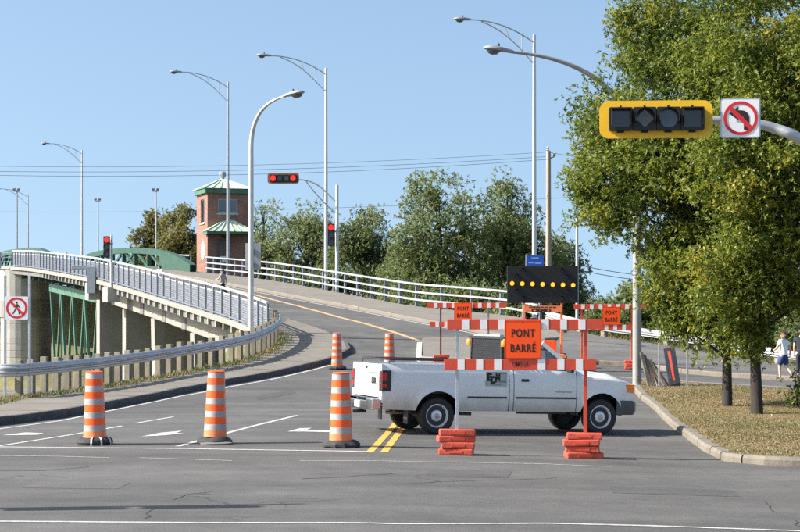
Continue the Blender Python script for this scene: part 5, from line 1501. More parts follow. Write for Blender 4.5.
back_barricade(427, 506, 305.3, 324.3, 462.8, 311.7, 17.6, [(440.7, 'sign_black_faded'), (488.5, 'steel_grey')], 429.5, 508, 441, 363.5, 'rear left red and white barricade seen above the pickup cab')
back_barricade(574, 650, 306.8, 327.4, 611, 315.8, 17.6, [(582, 'rail_red'), (632, 'rail_red')], 572, 637, 632, 369, 'rear right red and white barricade beside the grey lamp pole')

# ------------------------------------------------------------------ arrow board trailer
pT = UP(543, 371); YT_ = pT.y; kT = YT_ / FPX
ab = thing('arrow_board', 'black arrow board with seven lit amber lamps on an orange trailer frame', 'arrow board', ((542.5 - 400) * kT, YT_, pT.z), 0)
ax = lambda p: (p - 542.5) * kT
az = lambda p: 2.4 + (HZN - p) * kT - pT.z
pan = MB().box((0, 0, (az(266) + az(303)) / 2), (71 * kT, .12, az(266) - az(303))).build('panel', 'black_plastic', ab, bevel=.02)
def lampdisc(px_, py_, mat, nm='lamp'):
    c_ = (ax(px_), -.061, az(py_)); rr = 2.15 * kT
    hd = MB().ring(rr * 1.2, rr, lambda a, b, d: Vector((c_[0] + a, c_[1] - d, c_[2] + b)), 0, .09, 16, -.3, math.pi + .3).build('hood', 'black_plastic', pan)
    MB().lathe([(rr, 0), (rr * .9, -.02), (rr * .4, -.035), (.002, -.038)], 16, c_, 'Y').build(nm, mat, pan, smooth=True)
for i in range(7): lampdisc(512 + i * 10.15, 283.4 + i * .3, 'lit_amber')
for px_, py_ in ((516.5, 276), (516.5, 291), (523, 269.8), (523, 298), (562, 270.5), (567, 277), (562, 298), (567.5, 291.5)): lampdisc(px_, py_, 'lens_dark', 'unlit_lamp')
for px_ in (524, 561.5):
    MB().box((ax(px_), 0, (az(300) + .5) / 2), (.085, .085, az(300) - .5)).build('mast', 'orange_faded', ab, bevel=.006)
nb_ = MB().box((0.02, -.06, (az(305.8) + az(312.3)) / 2), (38 * kT, .03, az(305.8) - az(312.3))).build('name_board', 'orange_faded', ab, bevel=.004)
text_part('lettering', 'CRMQ', .165, 'sign_black', nb_, lambda a, b, d: Vector((a + ax(541), -.076 - d, az(310.6) + b)), .003, .012, squeeze=1.45)
for i, (a, b) in enumerate(((529, 532), (532.6, 535.5), (536.2, 540), (541, 543.5), (544.2, 548), (549, 552), (552.8, 556))):
    MB().box(((ax(a) + ax(b)) / 2, -.0765, az(307.3)), (ax(b) - ax(a), .002, .045)).build('small_print', 'sign_black_faded', nb_)
MB().box((0, 0, .55), (1.5, 2.2, .12)).build('chassis', 'orange_faded', ab, bevel=.01)
MB().box((0, .3, .85), (1.0, .9, .5)).build('battery_box', 'orange_plastic', ab, bevel=.03)
MB().bar((0, -1.1, .52), (0, -2.3, .45), .1, .1).build('drawbar', 'orange_faded', ab)
for s in (-.8, .8):
    w_ = MB().lathe([(.30, -.08), (.32, -.04), (.32, .04), (.30, .08), (.18, .07), (.17, -.07)], 20, (s, .2, .32), 'X', cap=False).build('wheel', 'tyre', ab, smooth=True)
    MB().lathe([(.17, -.03), (.05, .05)], 14, (s, .2, .32), 'X').build('rim', 'chrome_dull', w_)

# ------------------------------------------------------------------ pickup truck
YAW = R(19.5); WB = 3.62
prw = UP(435, 434.2)
fw = Vector((math.cos(YAW), math.sin(YAW), 0)); lf = Vector((-math.sin(YAW), math.cos(YAW), 0))
TR = .84
root = prw + lf * TR
zr = S(root.x, root.y); pf_ = root + fw * WB; zf_ = S(pf_.x, pf_.y)
tk = thing('pickup_truck', 'white pickup truck parked across the road behind the front barricade', 'pickup truck', (root.x, root.y, prw.z - .0))
tk.rotation_euler = (0, math.atan2(-(S(prw.x + fw.x * WB, prw.y + fw.y * WB) - prw.z), WB), YAW)
RW = .375; AR = .475
def arch(a, low):
    z = low
    for ac in (0.0, WB):
        d = abs(a - ac)
        if d < AR: z = max(z, RW + .02 + math.sqrt(AR * AR - d * d))
    return z
def hw(z, top=1.40):
    """half width of the body side at height z"""
    if z < .62: return .905 + .055 * (z - .40) / .22
    if z < 1.12: return .96 + .012 * math.sin((z - .62) / .5 * math.pi)
    return .96 - .115 * ((z - 1.12) / .3) ** 1.6
def flare(a, z):
    f = 0
    for ac in (0.0, WB):
        d = math.hypot(a - ac, z - RW - .02); f = max(f, .028 * max(0, 1 - max(0, d - AR) / .10))
    return f
def cols(a0, a1):
    A = set(np.round(np.linspace(a0, a1, max(2, int((a1 - a0) / .12) + 1)), 4))
    for ac in (0.0, WB):
        for t in np.linspace(0, math.pi, 19):
            a = ac + AR * math.cos(t)
            if a0 < a < a1: A.add(round(a, 4))
    return sorted(A)
def loft(name, mat, A, ring, parent=None, caps=(True, True), smooth=True, **kw):
    mb = MB(); V = []; n = None
    for a in A:
        rg = ring(a); n = len(rg); V += [(a, w, z) for w, z in rg]
    F_ = []
    for i in range(len(A) - 1):
        for k in range(n - 1): F_.append((i * n + k, i * n + k + 1, (i + 1) * n + k + 1, (i + 1) * n + k))
    if caps[0]: F_.append(tuple(range(n))[::-1])
    if caps[1]: F_.append(tuple(range((len(A) - 1) * n, len(A) * n)))
    mb.add(V, F_); return mb.build(name, mat, parent or tk, smooth=smooth, **kw)
NZ = 9
def side(a, z0, z1): return [(-(hw(z) + flare(a, z)), z) for z in [z0 + (z1 - z0) * i / NZ for i in range(NZ + 1)]]
def mirror(L): return L + [(-w, z) for w, z in L[::-1]]
ROCK = .47; RAIL = 1.40
def bed_ring(a):
    s_ = side(a, arch(a, ROCK + .02 * max(0, -a)), RAIL - .03)
    e0 = s_[-1][0]
    return mirror(s_ + [(e0 + .02, RAIL), (e0 + .085, RAIL), (e0 + .095, RAIL - .03), (e0 + .10, .86)])
bed = loft('cargo_bed', 'truck_white', cols(-1.17, 1.530), bed_ring, caps=(False, True))
mb = MB(); mb.box((.23, 0, .84), (2.58, 1.74, .04)); mb.build('bed_floor', 'trim_black', bed)
def cab_ring(top):
    def f(a):
        s_ = side(a, arch(a, ROCK), top(a)); return mirror(s_ + [(s_[-1][0] + .03, top(a) + .018)])
    return f
belt = lambda a: 1.325 - .03 * max(0, (a - 2.2)) / .8
loft('cab_corner', 'truck_white', cols(1.556, 1.636), cab_ring(belt))
door = loft('door', 'truck_white', cols(1.656, 3.040), cab_ring(belt))
def fend_ring(a):
    t = (a - 3.06) / 1.33
    zf2 = 1.215 - .09 * t - .11 * max(0, t - .55) ** 2 * 4
    zh = 1.325 - .13 * t - .20 * max(0, t - .60) ** 1.5 * 3
    nar = .05 * max(0, t - .72) ** 1.5 * 8
    s_ = [(w + nar, z) for w, z in side(a, arch(a, ROCK + .05 * (t > .8)), zf2 - .04)]
    e0 = s_[-1][0]
    return mirror(s_ + [(e0 + .035, zf2), (e0 + .14, zf2 + .012), (e0 + .19, zf2 + .03), (e0 + .25, max(zh, zf2 + .05)), (e0 + .42, zh + .025), (-.2, zh + .035)])
front_ = loft('front_body', 'truck_white', cols(3.06, 4.40), fend_ring)
mb = MB(); mb.box((2.3, 0, .80), (1.9, 1.72, .50)); mb.box((.5, 0, .62), (2.9, 1.0, .22)); mb.box((4.0, 0, .75), (.5, 1.2, .5)); mb.build('underbody', 'trim_black', tk)
for ac in (0.0, WB):
    for s in (-1, 1):
        mb = MB(); mb.box((ac, s * .62, .72), (.98, .46, .60)); o = MB()
        n = 18; pts = [(ac + .50 * math.cos(t), .40 + .52 * math.sin(t)) for t in np.linspace(0, math.pi, n)]
        o.add([(a, s * .50, z) for a, z in pts] + [(a, s * .90, z) for a, z in pts], [(i, i + 1, n + i + 1, n + i) for i in range(n - 1)] + [tuple(range(n))])
        o.build('wheel_well', 'trim_black', tk)
# grime along the sills
# cab greenhouse
B0, B1, T0, T1, ZR, ZB = 1.60, 3.06, 1.78, 2.34, 1.885, 1.335
wb_, wt_ = .87, .69
def P3(a, w, z): return Vector((a, w, z))
roof = loft('cab_roof', 'truck_white', [1.70, 1.74, 1.8, 2.0, 2.2, 2.32, 2.38], lambda a: mirror([(-(wt_ + .04) * (1 - .02 * abs(a - 2.04)), ZR - .05), (-(wt_ + .03), ZR - .01), (-(wt_ - .06), ZR + .03), (-.3, ZR + .052)] ) if 1.72 < a < 2.35 else mirror([(-(wt_ + .02), ZR - .06), (-(wt_ + .01), ZR - .04), (-(wt_ - .06), ZR - .01), (-.3, ZR + .005)]), bevel=0)
def pillar(p, q, w, h, nm='pillar'): return MB().bar(p, q, w, h, Vector((0, 1, 0))).build(nm, 'truck_white', tk, bevel=.012)
for s in (-1, 1):
    pillar(P3(3.06, s * wb_, ZB - .03), P3(2.36, s * wt_, ZR - .01), .085, .075)
    pillar(P3(1.66, s * wb_, ZB - .04), P3(1.76, s * wt_, ZR - .01), .13, .08)
    MB().bar(P3(1.62, s * (wb_ - .005), ZB), P3(3.06, s * (wb_ - .005), ZB - .01), .05, .05).build('window_sill', 'trim_black', tk)
    # side window pane
    MB().add([P3(1.73, s * (wb_ - .012), ZB), P3(2.98, s * (wb_ - .012), ZB), P3(2.33, s * (wt_ + .004), ZR - .04), P3(1.82, s * (wt_ + .004), ZR - .04)], [(0, 1, 2, 3)]).build('side_window', 'cab_glass', tk)
MB().add([P3(3.10, -wb_ + .04, ZB - .02), P3(3.10, wb_ - .04, ZB - .02), P3(2.37, wt_ - .03, ZR - .01), P3(2.37, -wt_ + .03, ZR - .01)], [(0, 1, 2, 3)]).build('windshield', 'cab_glass', tk)
bk = MB(); zz0, zz1 = 1.36, ZR - .1
def back_pt(w, z): t = (z - ZB) / (ZR - ZB); return P3(1.60 + .12 * t, w * (wb_ + (wt_ - wb_) * t), z)
for (w0, w1, z0_, z1_) in ((-1, 1, 1.30, 1.42), (-1, 1, 1.78, 1.86), (-1, -.80, 1.42, 1.78), (.80, 1, 1.42, 1.78)):
    bk.add([back_pt(w0, z0_), back_pt(w1, z0_), back_pt(w1, z1_), back_pt(w0, z1_)], [(0, 1, 2, 3)])
bk.build('cab_back', 'truck_white', tk)
MB().add([back_pt(-.8, 1.42), back_pt(.8, 1.42), back_pt(.8, 1.78), back_pt(-.8, 1.78)], [(0, 1, 2, 3)]).build('rear_window', 'rear_glass', tk)
seat = MB(); seat.box((2.0, 0, 1.0), (.5, 1.5, .3)); seat.build('seat', 'interior', tk, bevel=.05)
MB().box((1.82, 0, 1.25), (.16, 1.5, .55)).build('seat_back', 'interior', tk, bevel=.05)
for s in (-.4, .4): MB().box((1.82, s, 1.62), (.10, .28, .18)).build('headrest', 'interior', tk, bevel=.04)
MB().box((2.95, 0, 1.2), (.35, 1.6, .22)).build('dashboard', 'interior', tk, bevel=.04)
MB().ring(.19, .16, lambda a, b, d: Vector((2.7 + d - b * .4, .4 + a, 1.28 + b * .9)), -.015, .015, 20).build('steering_wheel', 'trim_black', tk)
# tailgate
tg = MB(); n = 8
V = []; F_ = []
for z in np.linspace(.73, 1.385, n + 1):
    b_ = -1.085 - .012 * math.sin((z - .73) / .655 * math.pi) + (.012 if z > 1.36 else 0)
    V += [(b_, -.775, z), (b_, .775, z), (-1.035, .775, z), (-1.035, -.775, z)]
for i in range(n):
    for k in range(4): F_.append((i * 4 + k, i * 4 + (k + 1) % 4, i * 4 + 4 + (k + 1) % 4, i * 4 + 4 + k))
F_ += [(3, 2, 1, 0), tuple(range(n * 4, n * 4 + 4))]
tgate = tg.add(V, F_).build('tailgate', 'truck_white', tk, smooth=True)
for s in (-1, 1):   # corner posts that carry the lamps
    mb = MB(); mb.prism([(.785 * s, .62), (.925 * s, .62), (.955 * s, 1.0), (.905 * s, RAIL - .01), (.785 * s, RAIL - .01)], lambda a, b, d: Vector((d, a, b)), -1.09, -1.04); mb.build('bed_corner', 'truck_white', tk)
    lm = MB().prism([(.80 * s, .86), (.955 * s, .86), (.955 * s, 1.22), (.93 * s, 1.26), (.80 * s, 1.26)], lambda a, b, d: Vector((d, a, b)), -1.10, -.985).build('tail_lamp', 'trim_black', tk, bevel=.01)
    MB().box((-1.103, .865 * s, 1.14), (.012, .10, .15)).build('brake_lens', 'lamp_red', lm, bevel=.004)
    MB().box((-1.103, .865 * s, .975), (.012, .10, .075)).build('tail_lens', 'lamp_red', lm, bevel=.004)
    MB().box((-1.103, .865 * s, .905), (.012, .09, .04)).build('reverse_lens', 'lens_bluish', lm)
    MB().box((-1.0, .952 * s, 1.06), (.19, .05, .42)).build('side_housing', 'trim_black', lm, bevel=.012)
    MB().box((-1.045, .978 * s, 1.14), (.11, .008, .16)).build('side_lens', 'lamp_red', lm, bevel=.003)
    MB().box((-1.045, .978 * s, .96), (.11, .008, .07)).build('side_lens', 'lamp_red', lm, bevel=.003)
MB().box((-1.099, .02, 1.31), (.02, .11, .055)).build('tailgate_handle', 'trim_black', tgate, bevel=.008)
MB().box((-1.0975, .0, .80), (.004, 1.45, .006)).build('trim_line', 'magnet_grey', tgate)
def tgf(a, b, d): return Vector((-1.099 - d, -.46 - a, 1.05 + b))
# tailgate lettering as seen from behind
text_part('lettering', 'EDM', .16, 'sign_black', tgate, tgf, .004, .012, squeeze=.85)
MB().prism([(-.22, .15), (.24, .15), (.24, .175), (-.22, .175)], tgf, .002, .004).build('green_line', 'mag_green', tgate)
MB().prism([(-.22, -.145), (.22, -.145), (.22, -.125), (-.22, -.125)], tgf, .002, .004).build('green_line', 'mag_green', tgate)
MB().prism([(.16, -.07), (.26, -.07), (.26, -.04), (.16, -.04)], tgf, .002, .004).build('green_line', 'mag_green', tgate)
# rear bumper with step
rb = MB().prism([(-.93, .50), (-.93, .70), (-.55, .70), (-.50, .66), (.50, .66), (.55, .70), (.93, .70), (.93, .50), (.5, .46), (-.5, .46)], lambda a, b, d: Vector((d, a, b)), -1.28, -1.10).build('rear_bumper', 'chrome', tk, bevel=.02)
MB().box((-1.19, 0, .705), (.16, .95, .012)).build('step_pad', 'trim_black', rb)
for s in (-.62, .62): MB().box((-1.19, s, .708), (.16, .22, .012)).build('step_pad', 'trim_black', rb)
MB().box((-1.287, 0, .57), (.008, .32, .13)).build('licence_plate', 'sign_white', rb)
MB().tube([(-1.1, 0, .42), (-1.38, 0, .42)], .04, 8).build('tow_hitch', 'trim_black', rb)
# bed rails, bedside trim
for s in (-1, 1):
    MB().tube([(-1.02, s * .84, RAIL), (-1.0, s * .84, RAIL + .085), (1.3, s * .84, RAIL + .085), (1.4, s * .84, RAIL)], .018, 8).build('bed_rail', 'trim_black', tk, smooth=True)
    MB().box((1.06, s * .974, .755), (.86, .014, .035)).build('rub_strip', 'trim_black', tk, bevel=.004)
    MB().box((2.36, s * .974, .755), (1.36, .014, .035)).build('rub_strip', 'trim_black', tk, bevel=.004)
    MB().box((1.89, s * .966, 1.11), (.17, .02, .055)).build('door_handle', 'trim_black', door, bevel=.012)
    MB().box((2.75, s * .974, .885), (.36, .006, .028)).build('badge', 'chrome_dull', door)
    mr = MB().box((2.86, s * 1.06, 1.36), (.09, .19, .15)).build('wing_mirror', 'trim_black', tk, bevel=.03)
    MB().bar((2.86, s * .90, 1.33), (2.86, s * 1.0, 1.35), .05, .05).build('mirror_arm', 'trim_black', mr)
MB().tube([(-1.0, -.84, RAIL + .085), (-1.0, .84, RAIL + .085)], .016, 8).build('bed_rail', 'trim_black', tk)
# EDM placard on the bed side
def mgf(a, b, d): return Vector((1.245 + a, -(.976 + d), 1.13 + b))
mg = MB().prism([(-.235, -.145), (.235, -.145), (.235, .145), (-.235, .145)], mgf, -.002, .004).build('placard', 'magnet', bed)
text_part('lettering', 'E', .20, 'sign_black', mg, lambda a, b, d: mgf(a - .155, b + .03, d), .006, .014)
text_part('lettering', 'D', .19, 'sign_black', mg, lambda a, b, d: mgf(a - .055, b - .025, d), .006, .014)
text_part('lettering', 'M', .19, 'sign_black', mg, lambda a, b, d: mgf(a + .035, b + .03, d), .006, .012, squeeze=.7)
MB().prism([(-.02, -.07), (.22, -.07), (.22, -.03), (.08, -.03)], mgf, .004, .006).build('grey_bar', 'magnet_grey', mg)
MB().prism([(-.05, .105), (.22, .105), (.22, .125), (-.05, .125)], mgf, .004, .006).build('grey_bar', 'magnet_grey', mg)
MB().prism([(-.12, -.125), (.10, -.125), (.10, -.108), (-.12, -.108)], mgf, .004, .006).build('grey_bar', 'magnet_grey', mg)
# front end
fbp = MB(); V = []; F_ = []; A_ = [(-1.0, -.42), (-.93, -.10), (-.80, .0), (-.4, .035), (.4, .035), (.80, .0), (.93, -.10), (1.0, -.42)]
for w, da in A_:
    for z, in_ in ((.42, .05), (.50, .0), (.66, .0), (.72, .04)): V.append((4.50 + da - in_, w * .985, z))
    V.append((4.36 + da * .9, w * .94, .72)); V.append((4.36 + da * .9, w * .94, .42))
m_ = 6
for i in range(len(A_) - 1):
    for k in range(m_): F_.append((i * m_ + k, i * m_ + (k + 1) % m_, (i + 1) * m_ + (k + 1) % m_, (i + 1) * m_ + k))
F_ += [tuple(range(m_))[::-1], tuple(range((len(A_) - 1) * m_, len(A_) * m_))]
fbp.add(V, F_).build('front_bumper', 'bumper_dark', tk, smooth=True)
gr = MB().box((4.41, 0, .93), (.06, .95, .34)).build('grille', 'trim_black', tk, bevel=.02)
for q in ((4.445, 0, .93, .02, .95, .05), (4.445, 0, .93, .02, .05, .34)): MB().box(q[:3], q[3:]).build('grille_bar', 'chrome', gr)
for s in (-1, 1):
    hl = MB().box((4.38, s * .66, .95), (.08, .34, .20)).build('headlight', 'lens_bluish', tk, bevel=.03)
    MB().box((4.27, s * .905, .97), (.24, .09, .17)).build('side_marker', 'lamp_amber', tk, bevel=.015)
    MB().box((-.62, s * .80, .36), (.015, .24, .30)).build('mud_flap', 'trim_black', tk)
MB().box((2.3, -.86, .45), (1.1, .06, .05)).build('sill', 'trim_black', tk, bevel=.01)
MB().tube([(.9, -.5, .40), (-.6, -.55, .42), (-1.0, -.62, .42)], .035, 8).build('exhaust_pipe', 'chrome_dull', tk)
MB().tube([(0, -.7, .40), (0, .7, .40)], .06, 8).build('rear_axle', 'trim_black', tk)
MB().lathe([(.02, -.2), (.15, -.12), (.17, 0), (.15, .12), (.02, .2)], 12, (0, 0, .40), 'Y').build('differential', 'trim_black', tk)
# light bar on the cab
MB().bar((1.42, -.96, ZR + .08), (1.42, .96, ZR + .08), .06, .05).build('light_bar', 'trim_black', tk)
gm = MB()
for k in range(64):
    w__ = -.80 + 1.6 * k / 63
    gm.bar((1.42, w__, RAIL), (1.42, w__, ZR + .06), .013, .013)
for k in range(1, 14): gm.bar((1.42, -.8, RAIL + (ZR + .06 - RAIL) * k / 14), (1.42, .8, RAIL + (ZR + .06 - RAIL) * k / 14), .009, .009)
gm.build('guard_mesh', 'trim_black', tk)
for s in (-1, 1):
    MB().bar((1.42, s * .84, RAIL - .02), (1.42, s * .80, ZR + .08), .05, .05).build('bar_post', 'trim_black', tk)
    MB().lathe([(.07, 0), (.08, .02), (.075, .11), (.05, .14), (.01, .15)], 12, (1.42, s * .95, ZR - .10)).build('amber_beacon', 'lamp_amber', tk, smooth=True)
MB().bar((1.42, -.80, ZR + .125), (1.42, .62, ZR + .125), .09, .04).build('lamp_strip', 'galv', tk)
# wheels
def wheel(a, s):
    yc = s * (TR + .0)
    w = thing('wheel', '', '', (0, 0, 0)); w.parent = tk; w.location = (a, yc, RW)
    tp = [(.235, -.10), (.30, -.118), (.345, -.112), (.368, -.085), (RW, -.05), (RW, .05), (.368, .085), (.345, .112), (.30, .118), (.235, .10)]
    MB().lathe(tp, 40, axis='Y', cap=False).build('tyre', 'tyre', w, smooth=True)
    o_ = s
    rim = MB().lathe([(.238, .10 * o_), (.225, .102 * o_), (.215, .075 * o_), (.19, .045 * o_), (.12, .055 * o_), (.10, .085 * o_), (.06, .095 * o_), (.01, .097 * o_)], 32, axis='Y', cap=False).build('rim', 'rim_silver', w, smooth=True)
    for k in range(5):
        t = 2 * math.pi * k / 5 + .3
        c_ = Vector((.172 * math.cos(t), .053 * o_, .172 * math.sin(t)))
        q = [(.022 * math.cos(p_), .046 * math.sin(p_)) for p_ in np.linspace(0, 6.283, 12, endpoint=False)]
        MB().prism(q, lambda aa, bb, d: c_ + Vector((aa * math.cos(t) - bb * math.sin(t), d * o_, aa * math.sin(t) + bb * math.cos(t))), -.004, .006).build('slot', 'trim_black', rim)
    MB().lathe([(.055, .094 * o_), (.05, .115 * o_), (.02, .12 * o_)], 14, axis='Y').build('hub_cap', 'chrome_dull', rim)
    MB().lathe([(.236, -.06), (.236, .0)], 24, axis='Y').build('brake_drum', 'trim_black', w)
for a in (0.0, WB):
    for s in (-1, 1): wheel(a, s)
for o in tk.children:                                       # the bed overhangs a little further back
    if o.name.split('.')[0] in ('tailgate', 'bed_corner', 'tail_lamp', 'rear_bumper'): o.location.x -= .1

# ------------------------------------------------------------------ boards leaning by the grey pole, small posts
pk = UP(652, 386, .14); kq = pk.y / FPX
gg = random.Random(4)
for i in range(8):
    px_ = 643.5 + i * 2.7; top_ = 641.5 + i * 1.6
    p0 = ray(px_ + 6 + gg.uniform(-1, 1), 386, pk.y - .1 + gg.uniform(-.2, .2)); p0.z = S(p0.x, p0.y) + .14
    p1 = ray(top_ + gg.uniform(-1, 1), 354 + i * 1.2 + gg.uniform(-2, 2), pk.y + .35 + gg.uniform(-.1, .1))
    mb = MB(); mb.bar(Vector((0, 0, 0)), p1 - p0, .05, .10, Vector((1, .3, 0))); o = mb.build('plank', 'plank' if i % 2 else 'plank_dark', bevel=.004); o.location = p0
    tag(o, ['leftmost weathered plank leaning against the grey lamp pole', 'dark plank leaning second from the grey lamp pole', 'pale plank leaning third from the grey lamp pole', 'dark plank leaning fourth from the grey lamp pole', 'pale plank leaning fifth from the grey lamp pole', 'dark plank leaning sixth from the grey lamp pole', 'pale plank leaning seventh from the grey lamp pole', 'dark plank leaning next to the slate panel'][i], 'plank', 'planks leaning beside the grey pole')
q0 = [ray(a, b, pk.y + d) for a, b, d in ((669, 387, -.25), (681, 387, -.25), (674.5, 347.5, .3), (663.5, 349, .3))]
pn = thing('leaning_panel', 'dark slate-grey panel with a red-orange stripe leaning beside the planks', 'panel', q0[0])
fn_ = lambda u_, v_: (q0[0].lerp(q0[1], u_)).lerp(q0[3].lerp(q0[2], u_), v_) - q0[0]
nrm = (q0[1] - q0[0]).cross(q0[3] - q0[0]).normalized()
if nrm.y > 0: nrm = -nrm
def slabq(u0_, u1_, ut0, ut1, v0_, v1_, d0, d1):
    C_ = [fn_(u0_, v0_), fn_(u1_, v0_), fn_(ut1, v1_), fn_(ut0, v1_)]
    return MB().add([c_ + nrm * d0 for c_ in C_] + [c_ + nrm * d1 for c_ in C_], [(3, 2, 1, 0), (4, 5, 6, 7), (0, 1, 5, 4), (1, 2, 6, 5), (2, 3, 7, 6), (3, 0, 4, 7)])
slabq(0, 1, 0, 1, 0, 1, -.03, .03).build('board', 'slate', pn, bevel=.005)
slabq(.42, .58, .30, .55, .15, .92, .031, .035).build('red_stripe', 'rail_red', pn)
for px_, y0_, y1_, lb in ((659, 386.5, 343, 'thin grey post in front of the leaning planks'), (687.5, 387.5, 338, 'thin grey post right of the leaning slate panel')):
    p0 = UP(px_, y0_, .14); mb = MB(); H_ = (y0_ - y1_) * p0.y / FPX
    o = thing('thin_post', lb, 'post', p0, 0, 'thin grey posts on the verge')
    MB().box((0, 0, H_ / 2), (.055, .04, H_)).build('post', 'galv', o, bevel=.006)
    MB().box((0, 0, .02), (.14, .12, .04)).build('foot', 'steel_grey', o)

# ------------------------------------------------------------------ people
def skin_mesh(chains, name, mat, parent, sub=2):
    """chains: list of lists of (point, radius); chains that share a first point grow from it"""
    V = []; E = []; Rr = []; idx = {}
    roots = []
    for ch in chains:
        prev = None
        for j, (p, r_) in enumerate(ch):
            key = tuple(round(c_, 4) for c_ in p)
            if key not in idx:
                idx[key] = len(V); V.append(p); Rr.append(r_)
                if prev is None: roots.append(idx[key])
            if prev is not None and idx[key] != prev: E.append((prev, idx[key]))
            prev = idx[key]
    me = bpy.data.meshes.new(name); me.from_pydata([tuple(p) for p in V], E, [])
    ob = bpy.data.objects.new(name, me); COL.objects.link(ob)
    sk = ob.modifiers.new('skin', 'SKIN'); sk.use_smooth_shade = True
    if not me.skin_vertices: me.skin_vertices.new() if hasattr(me.skin_vertices, 'new') else None
    for i, sv in enumerate(me.skin_vertices[0].data):
        rr = Rr[i]; sv.radius = rr if isinstance(rr, tuple) else (rr, rr); sv.use_root = i in roots
    sb_ = ob.modifiers.new('sub', 'SUBSURF'); sb_.levels = sub
    dg = bpy.context.evaluated_depsgraph_get(); dg.update()
    m2 = bpy.data.meshes.new_from_object(ob.evaluated_get(dg)); bpy.data.objects.remove(ob)
    for p in m2.polygons: p.use_smooth = True
    m2.materials.clear(); m2.materials.append(MATS[mat])
    o = bpy.data.objects.new(name, m2); COL.objects.link(o); o.parent = parent
    return o
def person(label, loc, rz, H, shirt, lower, hair, pose, long_pants=False, sleeves=True, lower_name='shorts'):
    """pose: joint positions for a figure 1.0 tall that faces +Y"""
    r = thing('person', label, 'person', loc, rz); J = {k: Vector(v) * H for k, v in pose.items()}
    h = H
    def ch(*a): return [(tuple(J[k]), r_ * h) for k, r_ in a]
    chains = [ch(('pelvis', .075), ('waist', .066), ('chest', .080), ('neckb', .045), ('neck', .033), ('head', .052), ('crown', .040))]
    for s in 'LR':
        chains.append(ch(('chest', .080), ('sh' + s, .040), ('el' + s, .026), ('wr' + s, .017), ('hand' + s, .020)))
        chains.append(ch(('pelvis', .075), ('hip' + s, .058), ('kn' + s, .037), ('an' + s, .022), ('heel' + s, .022), ('toe' + s, .018)))
        hd = J['hand' + s]; d = (hd - J['wr' + s]).normalized(); sd = d.cross(Vector((0, 1, .2))).normalized()
        for q, ln in ((-.018, .030), (-.006, .036), (.006, .034), (.018, .026)):
            a = hd + sd * (q * h) + d * (.006 * h); b = a + d * (ln * .55 * h); c_ = b + d * (ln * .4 * h) + Vector((0, .008 * h, -.006 * h))
            chains.append([(tuple(a), .0052 * h), (tuple(b), .0048 * h), (tuple(c_), .004 * h)])
        a = hd - d * (.008 * h) + sd * (.016 * h); chains.append([(tuple(a), .006 * h), (tuple(a + (sd * .022 + d * .016) * h), .0052 * h), (tuple(a + (sd * .026 + d * .034) * h), .0045 * h)])
    fwd = Vector((0, 1, 0)); hd = J['head']
    chains.append([(tuple(hd + fwd * (.046 * h)), .012 * h), (tuple(hd + fwd * (.064 * h) + Vector((0, 0, -.008 * h))), .008 * h)])
    for s in (-1, 1): chains.append([(tuple(hd + Vector((s * .046 * h, -.004 * h, .004 * h))), .010 * h), (tuple(hd + Vector((s * .056 * h, -.008 * h, -.006 * h))), .008 * h)])
    skin_mesh(chains, 'body', 'skin', r)
    for s in (-1, 1):
        MB().lathe([(.001, -.006 * h), (.006 * h, 0), (.001, .006 * h)], 8, tuple(hd + Vector((s * .02 * h, .050 * h, .010 * h))), 'Y').build('eye', 'hair_dark', r)
    MB().box(tuple(hd + Vector((0, .049 * h, -.026 * h))), (.022 * h, .008 * h, .005 * h)).build('mouth', 'sandbag_red', r)
    # hair cap
    skin_mesh([[(tuple(hd + Vector((0, -.018 * h, .012 * h))), .056 * h), (tuple(hd + Vector((0, -.010 * h, .042 * h))), .050 * h), (tuple(hd + Vector((0, .012 * h, .054 * h))), .034 * h)],
               [(tuple(hd + Vector((0, -.018 * h, .012 * h))), .056 * h), (tuple(hd + Vector((0, -.042 * h, -.030 * h))), .034 * h)]], 'hair', hair, r)
    c2 = [[(tuple(J['pelvis'] + Vector((0, 0, -.035 * h))), .098 * h)] + ch(('pelvis', .100), ('waist', .092), ('chest', .104), ('neckb', .058))]
    for s in 'LR':
        m_ = J['sh' + s].lerp(J['el' + s], .62); c2.append([(tuple(J['chest']), .104 * h), (tuple(J['sh' + s]), .056 * h), (tuple(m_), .044 * h)])
    skin_mesh(c2, 'shirt', shirt, r)
    c3 = [[(tuple(J['pelvis'] + Vector((0, 0, .04 * h))), .088 * h), (tuple(J['pelvis']), .098 * h)]]
    for s in 'LR':
        if long_pants: c3.append([(tuple(J['pelvis']), .098 * h), (tuple(J['hip' + s]), .076 * h), (tuple(J['kn' + s]), .048 * h), (tuple(J['an' + s] + Vector((0, 0, .012 * h))), .038 * h)])
        else: c3.append([(tuple(J['pelvis']), .098 * h), (tuple(J['hip' + s]), .080 * h), (tuple(J['hip' + s].lerp(J['kn' + s], 1.04)), .060 * h)])
    skin_mesh(c3, 'trousers' if long_pants else lower_name, lower, r)
    for s in 'LR': skin_mesh([[(tuple(J['heel' + s] + Vector((0, -.012 * h, .006 * h))), .024 * h), (tuple(J['heel' + s].lerp(J['toe' + s], .5) + Vector((0, 0, .002 * h))), .023 * h), (tuple(J['toe' + s]), .020 * h)]], 'shoe', 'cloth_black' if not long_pants else 'rubber', r, 1)
    return r
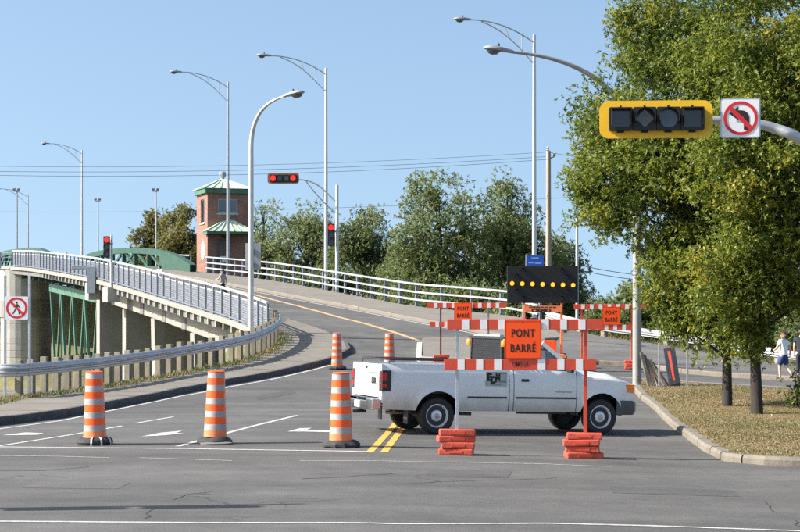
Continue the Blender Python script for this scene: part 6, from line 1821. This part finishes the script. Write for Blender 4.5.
STAND = dict(pelvis=(0, 0, .53), waist=(0, 0, .61), chest=(0, .005, .73), neckb=(0, 0, .81), neck=(0, .004, .845), head=(0, .012, .915), crown=(0, .006, .955),
             shL=(-.105, 0, .795), elL=(-.135, -.01, .63), wrL=(-.14, .03, .49), handL=(-.14, .04, .45), shR=(.105, 0, .795), elR=(.135, -.01, .63), wrR=(.14, .03, .49), handR=(.14, .04, .45),
             hipL=(-.055, 0, .49), knL=(-.06, .012, .28), anL=(-.06, -.005, .055), heelL=(-.06, -.012, .024), toeL=(-.065, .09, .018), hipR=(.055, 0, .49), knR=(.06, .012, .28), anR=(.06, -.005, .055), heelR=(.06, -.012, .024), toeR=(.065, .09, .018))
WALK = dict(STAND); WALK.update(knL=(-.055, .06, .29), anL=(-.05, .05, .058), heelL=(-.05, .045, .026), toeL=(-.05, .145, .02), knR=(.06, -.015, .285), anR=(.062, -.165, .115), heelR=(.062, -.19, .085), toeR=(.065, -.115, .022),
                         elL=(-.15, .05, .655), wrL=(-.13, .15, .60), handL=(-.125, .185, .595), elR=(.14, -.07, .65), wrR=(.135, -.06, .52), handR=(.135, -.05, .485))
pw = UP(783.5, 379, PV); kw = pw.y / FPX
wo = person('woman in white t-shirt and dark blue knee shorts walking along the right footpath', tuple(pw), R(38), 47.5 * kw, 'cloth_white', 'cloth_blue', 'hair_brown', WALK)
pd = UP(801, 377, PV)
person('person in dark clothing at the right edge beside the walking woman', tuple(pd), R(-20), 1.66, 'cloth_navy', 'cloth_navy', 'hair_dark', STAND, True)
PUSH = dict(WALK); PUSH.update(elL=(-.15, .06, .66), wrL=(-.16, .17, .62), handL=(-.165, .205, .615))
p3 = UP(222.5, 297.5); person('pedestrian in pale shirt and dark trousers walking up the bridge road', tuple(p3), R(65), 28.5 * p3.y / FPX, 'cloth_grey', 'cloth_black', 'hair_dark', PUSH, True)
xk, yk = on_line(159.5, V_IN - .7); zk = gz(to_uv(xk, yk)[0]) + PV
person('dark-haired person in white and navy on the bridge pavement, below the green truss', (xk, yk, zk), R(150), 2.4 + (HZN - 265) * yk / FPX - zk, 'cloth_white', 'cloth_navy', 'hair_dark', WALK, True)
xk, yk = on_line(66, V_IN - .9); zk = gz(to_uv(xk, yk)[0]) + PV
person('person in white top behind the railing near the far left bridge end', (xk, yk, zk), R(120), max(2.4 + (HZN - 254.5) * yk / FPX - zk, 1.4), 'cloth_white', 'cloth_white', 'cloth_white', STAND, True)
